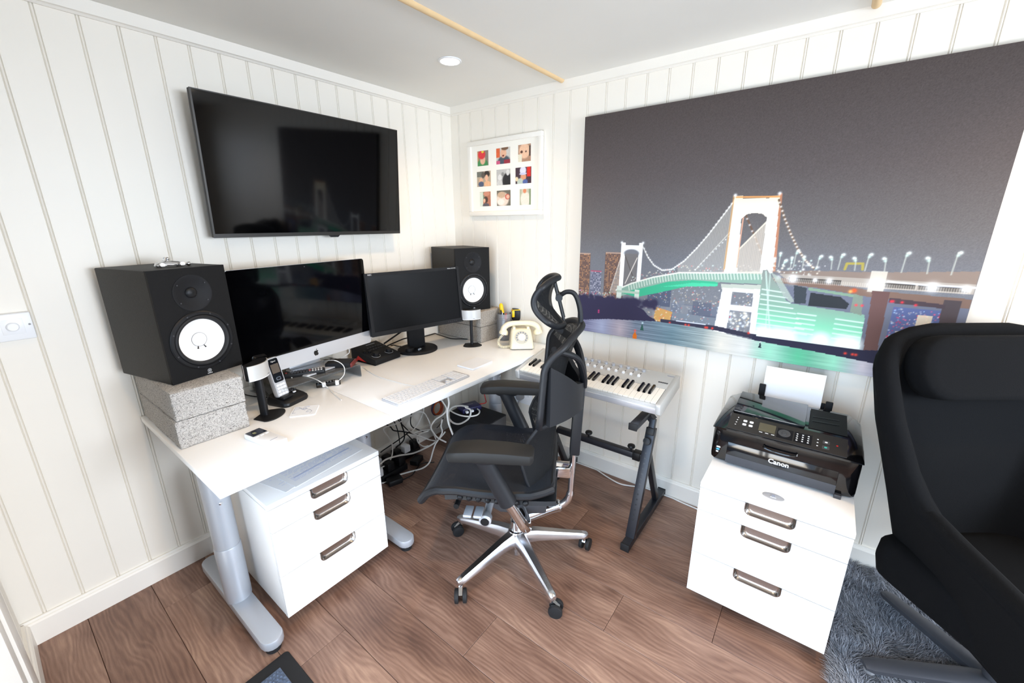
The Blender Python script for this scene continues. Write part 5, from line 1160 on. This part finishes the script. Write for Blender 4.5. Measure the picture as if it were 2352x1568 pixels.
for k in range(8): G().ball((-.235, -.06 + k * .035, seat_z(-.06 + k * .035) - .034), .012, 8, 6).build('spring_block', MT['black'], oc)
# lower back pad (wraps round, concave), upper back, headrest
def low_fn(a, b):
    s_ = 2 * b - 1; z = .420 + .318 * a
    hw = float(np.interp(a, [0, .15, .6, .85, 1], [.165, .195, .205, .200, .175])); uc = float(np.interp(a, [0, .5, 1], [-.140, -.150, -.165])); ue = float(np.interp(a, [0, .35, .65, .85, 1], [-.105, -.060, -.036, -.060, -.098]))
    return (s_ * hw, uc + (ue - uc) * abs(s_) ** 1.9, z - .012 * (1 - abs(s_)) * (1 - a))
G().sheet(low_fn, 16, 18, .010, uvs=(.32, .44)).build('lumbar_mesh', MT['mesh_back'], oc)
def border(fn, n=16): return [fn(a / n, 0) for a in range(n)] + [fn(1, b / n) for b in range(n)] + [fn(1 - a / n, 1) for a in range(n)] + [fn(0, 1 - b / n) for b in range(n)]
G().tube(border(low_fn), .0065, 10, closed=True).build('lumbar_frame', MT['chairp'], oc)
def up_fn(a, b):
    s_ = 2 * b - 1; z0 = .745 - .015 * (1 - s_ * s_); zt = 1.083 - .038 * abs(s_) ** 3; z = z0 + (zt - z0) * a
    hw = .214 - .034 * max(0, 1 - a / .22) ** 2 - .026 * max(0, (a - .75) / .25) ** 2
    uc = -.182 - .066 * max(0, (a - .35) / .65) ** 1.6; ue = -.103 - .022 * a - .055 * max(0, (a - .72) / .28) ** 2.2
    return (s_ * hw, uc + (ue - uc) * abs(s_) ** 1.8, z)
G().sheet(up_fn, 18, 20, .010, uvs=(.34, .46)).build('backrest_mesh', MT['mesh_back'], oc)
G().tube(spline(border(up_fn, 12), 4, True), .0125, 12, closed=True).build('backrest_frame', MT['chairp'], oc)
for s_ in (-1, 1):
    # broad rear yoke plates and the upper strut joining spine to frame
    def yoke(a, b, s_=s_):
        x = s_ * (.018 + .190 * a); u = -.255 + .035 * a + .085 * a * a + .035 * math.sin(PI * a) * .0
        z0 = float(np.interp(a, [0, .4, 1], [.755, .765, .765])); z1 = float(np.interp(a, [0, .4, 1], [.862, .885, .985]))
        return (x, u, z0 + (z1 - z0) * b)
    G().sheet(yoke, 10, 6, .020).build('back_yoke', MT['chairp'], oc)
    G().tube(spline([(s_ * .012, -.262, .845), (s_ * .04, -.258, .90), (s_ * .10, -.228, .985), (s_ * .165, -.150, 1.032)], 6), [.017] * 19, 10, flat=.65).build('upper_strut', MT['chairp'], oc)
    # arm
    P0 = Vector((s_ * .285, .092, .688)); P1 = Vector((s_ * .272, .000, .492)); P2 = Vector((s_ * .215, -.055, .345))
    G().tube([P0, P0.lerp(P1, .08), P1], [.038, .033, .036], 20, flat=.86).build('arm_sleeve', MT['chairp'], oc)
    G().tube(spline([P1 + (P0 - P1) * .1, P1.lerp(P2, .5), P2, Vector((s_ * .14, -.055, .300)), Vector((s_ * .05, -.02, .315))], 5), .0205, 16).build('arm_post', MT['chrome'], oc)
    pd = []
    for u, w, zt, h in ((-.092, .030, .710, .022), (-.082, .041, .717, .036), (.0, .045, .723, .042), (.10, .047, .724, .042), (.162, .046, .718, .040), (.194, .041, .711, .036), (.202, .032, .706, .026)):
        pd.append([(s_ * .29 + w * x, u, zt - h * z) for x, z in ((-1, .82), (-1, .22), (-.95, .07), (-.82, .0), (.82, .0), (.95, .07), (1, .22), (1, .82), (.9, 1), (-.9, 1))])
    ap = G().rings(pd, True).build('arm_pad', MT['chairpad'], oc, ang=38)
    G().rings([[(s_ * .288 + w * math.cos(t) * .8, .08 + w * math.sin(t) * 1.5, z) for t in [2 * PI * k / 16 for k in range(16)]] for w, z in ((.046, .684), (.043, .676), (.033, .664))], True).build('pad_mount', MT['chairp'], ap)
def head_fn(a, b):
    s_ = 2 * b - 1; hh = .088 * (1 - .30 * abs(s_) ** 3); t = 2 * a - 1
    return (s_ * .118, -.128 + .052 * abs(s_) ** 1.6 - .012 * -t - .040 * t * t + .018 * (1 - t) * 0, 1.170 + hh * t + .006 * abs(s_))
G().sheet(head_fn, 12, 16, .010, uvs=(.18, .26)).build('headrest_mesh', MT['mesh_back'], oc)
G().tube(spline(border(head_fn, 10), 4, True), .0112, 12, closed=True).build('headrest_frame', MT['chairp'], oc)
for x in (-.026, .026): G().tube([(x, -.143, 1.240), (x, -.160, 1.18), (x, -.180, 1.105)], .0055, 8).build('headrest_guide', MT['chairp'], oc)
G().cyl((-.036, -.160, 1.188), (.036, -.160, 1.188), .013, .013, 16).build('headrest_pivot', MT['chairp'], oc)
G().tube(spline([(0, -.160, 1.190), (0, -.188, 1.206), (0, -.218, 1.196), (0, -.238, 1.14), (0, -.244, 1.06)], 6), .0075, 10, flat=1.5).build('headrest_arm', MT['chairp'], oc)
# ------------------------------------------------------------------ high-backed armchair
ac = thing('armchair', 'black wool high-backed swivel armchair with head cushion on a grey rug', 'armchair', (-.446, -2.68, 0), math.radians(127))
def ub(z): return float(np.interp(z, [.34, .45, .7, .9, 1.13], [-.21, -.245, -.285, -.318, -.358]))
def wd(z): return float(np.interp(z, [.34, .45, .6, .85, 1.0, 1.13], [.170, .200, .235, .298, .318, .290]))
def plan(s_, z):
    w = wd(z); b = ub(z); sg = 1 if s_ >= 0 else -1; t = abs(s_); r_ = .095
    uf = float(np.interp(z, [.34, .45, .6], [.27, .33, .37]))
    if t < .36: return (sg * (w - r_) * t / .36, b)
    if t < .54:
        q_ = (t - .36) / .18 * PI / 2; return (sg * (w - r_ + r_ * math.sin(q_)), b + r_ - r_ * math.cos(q_))
    return (sg * (w + .125 * ((t - .54) / .46) ** 1.1), b + r_ + (uf - b - r_) * (t - .54) / .46)
def top_z(s_):
    t = abs(s_); return float(np.interp(t, [0, .22, .34, .42, .46, .50, .53, .56, .60, .70, 1.0], [1.112, 1.112, 1.10, 1.075, 1.04, .97, .85, .69, .622, .606, .585]))
def bot_z(s_):
    t = abs(s_); return float(np.interp(t, [0, .5, .8, 1], [.335, .335, .345, .375]))
def shell_fn(a, b):
    s_ = 2 * b - 1; zb, zt = bot_z(s_), top_z(s_); z = zb + (zt - zb) * a; x, u = plan(s_, z); return (x, u, z)
G().sheet(shell_fn, 30, 72, lambda a, b: .062 if .04 < a < .97 else .05).build('shell', MT['wool'], ac, ang=60, bevel=0)
G().tube([Vector(shell_fn(1, b / 72)) + Vector((0, 0, -.010)) for b in range(73)], .029, 12).build('padded_rim', MT['wool'], ac)
def cush(name, w, d, h, M_, r_=.03):
    o = rrect(w, d, r_, 5); g = G().rings([[(x * k, y * k2, z) for x, y in o] for z, k, k2 in ((0, .90, .9), (h * .15, .98, .98), (h * .5, 1, 1), (h * .85, .98, .98), (h * .97, .93, .93), (h, .82, .82))], True)
    return g.xf(M_).build(name, MT['wool'], ac, ang=60)
cush('seat_cushion', .58, .56, .14, Matrix.Translation((0, .06, .335)) @ Matrix.Rotation(math.radians(5), 4, 'X'), .08)
ta = math.atan2(.12, .4)
cush('head_cushion', .50, .20, .078, Matrix.Translation((0, ub(.985) + .030, 1.000)) @ Matrix.Rotation(ta, 4, 'X') @ Matrix.Rotation(-PI / 2, 4, 'X') @ Matrix.Rotation(0, 4, 'Y'), .09)
bmt = mat('dark_grey_aluminium', '#55565c', .45, metal=.5)
for k in range(5):
    A = math.radians(43 - 127 + 72 * k); d = Vector((math.cos(A), math.sin(A), 0)); n = Vector((-d.y, d.x, 0))
    b_ = G().rings([[d * r_ + n * w * sx + Vector((0, 0, z + .5 * h * sz)) for sx, sz in ((-1, -1), (1, -1), (1, .4), (.6, 1), (-.6, 1), (-1, .4))] for r_, w, z, h in ((.02, .032, .082, .03), (.18, .028, .070, .024), (.325, .024, .058, .018), (.345, .016, .056, .012))], True).build('base_arm', bmt, ac, ang=50)
    G().cyl(d * .325 + Vector((0, 0, .030)), d * .325 + Vector((0, 0, .054)), .015, .015, 16).build('glide', MT['grey'], b_)
G().cyl((0, 0, .06), (0, 0, .34), .030, .030, 24).build('column', bmt, ac)
G().box(-.12, .12, -.12, .12, .325, .338).build('mount_plate', bmt, ac, bevel=.004)
# ------------------------------------------------------------------ rug and door mat
rg = thing('shag_rug', 'dark grey shag pile rug under the black armchair', 'rug', (-.7, -3.0, 0))
G().box(-1.40, -.025, -3.85, -2.285, .0005, .008).build('backing', mat('rug_backing', '#2e2f33', .95), rg, world=True, smooth=False)
R = np.random.RandomState(11)
N1, N2 = 62000, 14000
xs = np.concatenate([R.uniform(-1.15, -.028, N1), R.uniform(-1.40, -.028, N2)]); ys = np.concatenate([R.uniform(-2.95, -2.285, N1), R.uniform(-3.85, -2.95, N2)])
n = len(xs); cl = np.sin(xs * 23 + 3 * np.sin(ys * 17)) + np.sin(ys * 29 + 2 * np.sin(xs * 13)); ang = cl * 1.1 + R.normal(0, .5, n); ln = R.uniform(.022, .042, n); bend = R.uniform(.35, 1.1, n); wdt = R.uniform(.0006, .0011, n)
dx, dy = np.cos(ang), np.sin(ang); V = np.zeros((n, 6, 3))
for k, (f, zf) in enumerate(((0, 0), (.45, .75), (1, 1))):
    px = xs + dx * ln * bend * f * f * .9; py = ys + dy * ln * bend * f * f * .9; pz = .006 + ln * (1 - .35 * bend) * zf; w = wdt * (1 if k < 2 else .35)
    V[:, 2 * k] = np.stack([px - dy * w, py + dx * w, pz], -1); V[:, 2 * k + 1] = np.stack([px + dy * w, py - dx * w, pz], -1)
V[..., 0] = np.clip(V[..., 0], -1.42, -.022)
V -= np.array([-.7, -3.0, 0]); me = bpy.data.meshes.new('pile'); b0 = np.arange(n)[:, None] * 6
F = np.concatenate([b0 + np.array([[0, 1, 3, 2]]), b0 + np.array([[2, 3, 5, 4]])], 1).reshape(-1)
me.vertices.add(n * 6); me.vertices.foreach_set('co', V.reshape(-1).astype(np.float32)); me.loops.add(len(F)); me.loops.foreach_set('vertex_index', F.astype(np.int32)); me.polygons.add(len(F) // 4); me.polygons.foreach_set('loop_start', np.arange(0, len(F), 4, dtype=np.int32)); me.update(calc_edges=True)
rm_ = mat('grey_pile', '#5f6068', .8, sheen=.3); nt = rm_.node_tree; gi = nd(nt, 'ShaderNodeNewGeometry'); rp = nd(nt, 'ShaderNodeValToRGB'); rp.color_ramp.elements[0].color = (*lin('#44454c'), 1); rp.color_ramp.elements[1].color = (*lin('#a2a4ab'), 1); nt.links.new(gi.outputs['Random Per Island'], rp.inputs[0]); nt.links.new(rp.outputs[0], nt.nodes['Principled BSDF'].inputs['Base Color'])
pile = link('pile', me, rm_, rg); pile['kind'] = 'stuff'
dm = thing('door_mat', 'dark ribbed door mat with black rubber border on the near floor', 'mat', (-1.94, -1.13, 0))
G().prism(rrect(.50, .74, .012, 3), 0, .006).build('rubber_border', MT['rubber'], dm, bevel=.002, seg=1)
mm = fabric_mat('mat_pile', '#2b303b', '#70809a', 170, sheen=.1)
G().box(-.205, .205, -.325, .325, .006, .0085).build('mat_field', mm, dm, smooth=False)
lp = G(); rr_ = random.Random(2)
for i in range(34):
    for j in range(54):
        x = -.2 + i * .0121 + (.006 if j % 2 else 0); y = -.32 + j * .012
        if x < .203: lp.add([(x - .0045, y - .0035, .008), (x + .0045, y - .0035, .008), (x + .0045, y + .0035, .008), (x - .0045, y + .0035, .008), (x + rr_.uniform(-.001, .001), y, .0125)], [(0, 1, 4), (1, 2, 4), (2, 3, 4), (3, 0, 4)])
o = lp.build('mat_loops', mm, dm, smooth=False); o['kind'] = 'stuff'
# ------------------------------------------------------------------ under the desk, and the cables
_cm = cam.matrix_world.copy(); _cp = _cm.translation
def ray(px, py):
    return (_cm.to_3x3() @ Vector(((px - 1176) / 946.33, -(py - 784) / 946.33, -1)))
def at_z(px, py, z): d = ray(px, py); return _cp + d * ((z - _cp.z) / d.z)      # a point of the photograph on a level surface
def at_y(px, py, y): d = ray(px, py); return _cp + d * ((y - _cp.y) / d.y)      # ... on an upright plane parallel to the left wall
def zb(x, y): return (860 + x / 7.128, 900 + y / 7.128)
cb = thing('computer_tower', 'black box-shaped computer tower standing under the far end of the desk', 'computer', (-.355, -.48, 0))
G().box(-.445, -.265, -.635, -.325, .012, .322).build('case', MT['black_m'], cb, world=True, bevel=.004)
G().box(-.437, -.273, -.640, -.634, .016, .318).build('front_panel', MT['dgrey'], cb, world=True, bevel=.003)
for x in (-.43, -.28):
    for y in (-.61, -.35): G().cyl((x, y, 0), (x, y, .013), .014, .014, 14).build('foot', MT['rubber'], cb, world=True)
ro = thing('network_switch', 'dark blue network switch box on top of the computer tower', 'network box', (-.345, -.40, .3225), math.radians(-20))
G().box(-.065, .065, -.045, .045, 0, .028).build('case', MT['navybox'], ro, bevel=.003)
for k in range(5): G().box(-.05 + k * .018, -.038 + k * .018, -.0465, -.045, .006, .020).build('port', MT['black'], ro, smooth=False)
G().box(-.03, .03, .005, .009, .028, .0284).build('lettering_strip', MT['grey'], ro, smooth=False)
for k in (0, 2): G().box(-.052 + k * .018, -.036 + k * .018, -.066, -.047, .006, .019).build('network_plug', MT['wplastic'], ro, bevel=.002)
def power_strip(label, x0, x1, y, plugs, seed):
    t = thing('power_strip', label, 'power strip', ((x0 + x1) / 2, y, 0))
    G().box(x0, x1, y - .028, y + .028, 0, .040).build('strip_body', MT['black'], t, world=True, bevel=.005)
    r = random.Random(seed); n = plugs
    for k in range(n):
        x = x0 + (k + .6) * (x1 - x0) / n; m = MT['wplastic'] if (k + seed) % 3 == 0 else MT['black']
        p = G().box(x - .024, x + .024, y - .024, y + .024, .0405, .078 + r.uniform(0, .02)).build('plug', m, t, world=True, bevel=.007)
    return t
power_strip('long black power strip full of plugs on the floor by the skirting', -1.02, -.52, -.085, 7, 1)
power_strip('shorter black power strip on the floor in front of another strip', -1.02, -.70, -.175, 4, 5)
ad = G().prism(rrect(.085, .055, .008, 4), .0, .032).mesh('power_adaptor', bevel=.004)
for k, (x, y, rz, m) in enumerate(((-.62, -.19, .4, 'black'), (-.84, -.255, -.3, 'black'))):
    o = link('power_adaptor', ad.copy(), MT[m]); o.location = (x, y, 0); o.rotation_euler = (0, 0, rz)
    tag(o, ['black power adaptor on the floor right of the shorter power strip', 'black power adaptor on the floor in front of the shorter power strip'][k], 'adaptor')
def cable(name, label, pts, r, m, group=None, n=7, cat='cable', floor=None):
    p = spline(pts, n)
    if floor is not None:
        for q in p: q.z = max(q.z, floor)
    for q in p: q.y = min(q.y, -.004 - r - (.018 if q.z < .105 else 0)); q.x = min(q.x, -.004 - r - (.018 if q.z < .105 else 0))
    o = G().tube(p, r, 7).build(name, MT[m]); return tag(o, label, cat, group)
Y = lambda l, y: [at_y(*zb(*p), y) for p in l]
WG = 'white cables tangled under the desk'
WLS = ['white cable curving up past the orange cable coil under the desk', 'thick white cable sweeping low from the desk pedestal over the power strips', 'long white cable arching high against the wall in the cable tangle',
       'short white cable slanting through the middle of the cable tangle', 'white cable loop lying round the plugs of the long power strip', 'thin white cable hanging straight down the wall behind the tangle', 'thin white cable running just above the skirting behind the tangle']
cable('white_cable', 'white cable hanging from the desk in front of the computer tower', Y([(1195, 20), (1222, 180), (1195, 330), (1205, 450), (1225, 540), (1300, 740), (1330, 860)], -.66), .0052, 'wcable')
cable('white_cable', 'white cable looping over the top edge of the computer tower', Y([(1490, 250), (1575, 300), (1545, 430), (1400, 520), (1270, 490), (1205, 370), (1270, 255), (1400, 222), (1530, 240)], -.645) , .0048, 'wcable')
cable('white_cable', 'white cable in a wide loop across the computer tower top', [at_z(*zb(*p), .332) for p in [(1600, 235), (1715, 300), (1690, 370), (1560, 400), (1420, 385), (1300, 340), (1225, 290)]], .0045, 'wcable')
for k, (l, y, r) in enumerate((([(1170, 820), (1040, 750), (950, 640), (928, 560), (1000, 450), (1120, 370), (1180, 280), (1110, 150), (1060, 100)], -.30, .005),
        ([(90, 1180), (200, 1100), (400, 1040), (640, 1000), (850, 910), (1000, 820), (1110, 710), (1160, 650)], -.26, .005),
        ([(90, 1250), (220, 1170), (290, 1030), (290, 860), (230, 740), (150, 620), (200, 570), (380, 510), (600, 390), (720, 325), (820, 350), (890, 470), (950, 640), (1010, 780)], -.16, .004),
        ([(560, 620), (640, 680), (760, 730), (900, 780), (1000, 800)], -.2, .0045),
        ([(880, 640), (760, 680), (700, 740), (720, 830), (800, 890), (880, 880)], -.14, .004),
        ([(800, 150), (800, 330), (700, 540), (620, 640)], -.12, .0035),
        ([(640, 660), (800, 630), (980, 610), (1150, 575)], -.1, .0035))):
    cable('white_cable', WLS[k], Y(l, y), r, 'wcable', WG, floor=.006)
cable('white_cable', 'white cable snaking over the floor beside the desk pedestal', [at_z(*zb(*p), .006) for p in [(120, 1490), (200, 1470), (350, 1375), (560, 1310), (780, 1250)]] + Y([(900, 1150), (960, 960), (1000, 850), (1060, 760), (1110, 650), (1090, 560), (1110, 450)], -.27), .0048, 'wcable', floor=.006)
BG = 'black cables tangled under the desk'
BLS = ['thick black cable hanging in a bow nearest the desk pedestal', 'thin black cable dropping straight to the long power strip', 'black cable slanting down to the right across the wall', 'long black cable running sideways through the cable tangle',
       'black cable hanging in a bend in the middle of the wall', 'black cable slanting down left to the desk pedestal', 'short black cable between the crossing black cables', 'thin black cable beside the orange cable coil']
for k, (l, y, r) in enumerate((([(405, 330), (440, 520), (490, 680), (470, 800), (350, 910)], -.13, .0042), ([(290, 400), (380, 630), (420, 870)], -.15, .0032), ([(330, 380), (480, 560), (600, 660), (720, 700)], -.12, .0036),
                ([(110, 480), (260, 570), (320, 630), (480, 650), (650, 690), (780, 740)], -.14, .004), ([(615, 310), (590, 480), (620, 570), (700, 610), (820, 660)], -.08, .0036), ([(600, 630), (400, 780), (150, 950), (100, 990)], -.11, .0036), ([(520, 680), (600, 760), (650, 820)], -.1, .0034), ([(1130, 420), (1080, 520), (1020, 590)], -.08, .0028))):
    cable('black_cable', BLS[k], Y(l, y), r, 'black', BG, floor=.006)
cable('black_cable', 'thin black cable lying on the floor beside the desk pedestal', [at_z(*zb(*p), .005) for p in [(130, 1490), (350, 1480), (600, 1370), (680, 1270), (780, 1170), (980, 1150)]], .003, 'black', floor=.004)
cable('red_cable', 'red network cable running behind the network switch', [Vector((-.30, -.40, .337)), Vector((-.26, -.42, .332)), Vector((-.215, -.425, .325)), Vector((-.185, -.40, .33)), Vector((-.185, -.37, .42))], .003, 'red')
cl_ = thing('cable_coil', 'coil of orange and navy cable hanging at the wall under the desk', 'cable coil', (-.30, -.03, .215))
r = random.Random(1)
for k in range(7):
    R_ = .050 + r.uniform(-.008, .006); ph0 = r.uniform(0, .4)
    G().tube([(R_ * math.cos(2 * PI * i / 26), -.008 - .004 * k + .004 * math.sin(2 * PI * i / 26 + k), R_ * 1.05 * math.sin(2 * PI * i / 26) + r.uniform(-.001, .001)) for i in range(26)], .0034, 6, closed=True).build('cable_turn', MT['orange'] if k % 2 == 0 else MT['blue'], cl_)
fc = [at_z(px, py, .005) for px, py in ((1290, 1035), (1325, 1052), (1362, 1073), (1395, 1095), (1425, 1111), (1460, 1117), (1492, 1121), (1520, 1131), (1560, 1151), (1602, 1169), (1640, 1186))]
cable('floor_cable', 'thin white cable along the skirting of the right wall behind the stand', fc, .0038, 'wcable', floor=.005)
# leads on the desk
Zl = lambda l, z: [at_z(*p, z) for p in l]
kd = Zl([(958, 886), (935, 883), (908, 876), (880, 868), (862, 861), (845, 851), (832, 843)], DZ + .003) + [Vector((-.985, -.20, DZ + .01)), Vector((-.96, -.10, DZ + .03))]
cable('keyboard_lead', 'white keyboard lead curving over the desk to the acrylic shelf', kd, .002, 'wcable', floor=DZ + .0025)
cl1 = [Vector((-1.31, -.25, SH + .003))] + Zl([(655, 859), (690, 862), (715, 867)], SH + .003) + [at_z(735, 876, SH + .002)] + Zl([(752, 889), (765, 902), (784, 918)], DZ + .003)
cable('charging_lead', 'white charging lead with plug end lying on the desk', cl1, .0019, 'wcable', floor=DZ + .0025)
cable('usb_lead', 'white usb lead looping from the hub up over the acrylic shelf', [Vector((-1.140, -.315, DZ + .016))] + [at_y(*p, -.34) for p in ((780, 872), (790, 860), (791, 845), (783, 834), (765, 827))] + Zl([(740, 830), (715, 836), (698, 846), (690, 858), (655, 858)], SH + .004), .0019, 'wcable', floor=DZ + .0025)
cable('power_lead', 'white power lead dropping behind the desktop computer onto the shelf', [at_y(802, 800, -.19), at_y(800, 812, -.19)] + Zl([(775, 825), (750, 834), (742, 832), (770, 822)], SH + .003), .0022, 'wcable', floor=SH + .002)
pq = lambda x, y: (820 + x / 11.76, 760 + y / 11.76)
cable('monitor_cable', 'thick black cable slanting from the monitor down behind the audio controller', [at_y(*pq(*p), -.085) for p in ((1300, -60), (1190, 20), (960, 180), (730, 340))], .0050, 'black', floor=DZ + .005)
cable('monitor_cable', 'black cable running behind the stand of the smaller monitor', [at_y(*pq(*p), -.06) for p in ((1350, 190), (1230, 222), (1000, 320), (820, 395))], .0038, 'black', floor=DZ + .004)
cable('monitor_cable', 'thin black cable on the desk left of the monitor base', Zl([pq(*p) for p in ((760, 355), (900, 352), (1050, 395), (1200, 420))], DZ + .004), .003, 'black', floor=DZ + .003)
cable('speaker_cable', 'black speaker cable on the desk in front of the far concrete blocks', Zl([(966, 772), (978, 766), (992, 764), (1010, 769), (1035, 777), (1060, 778), (1084, 779)], DZ + .004), .0032, 'black', floor=DZ + .0032)
cable('phone_lead', 'black lead running from the phone dock behind the shelf', [Vector((-1.40, -.262, DZ + .008)), Vector((-1.435, -.20, DZ + .006)), Vector((-1.46, -.12, DZ + .006)), Vector((-1.45, -.05, DZ + .006))], .0025, 'black', floor=DZ + .0025)
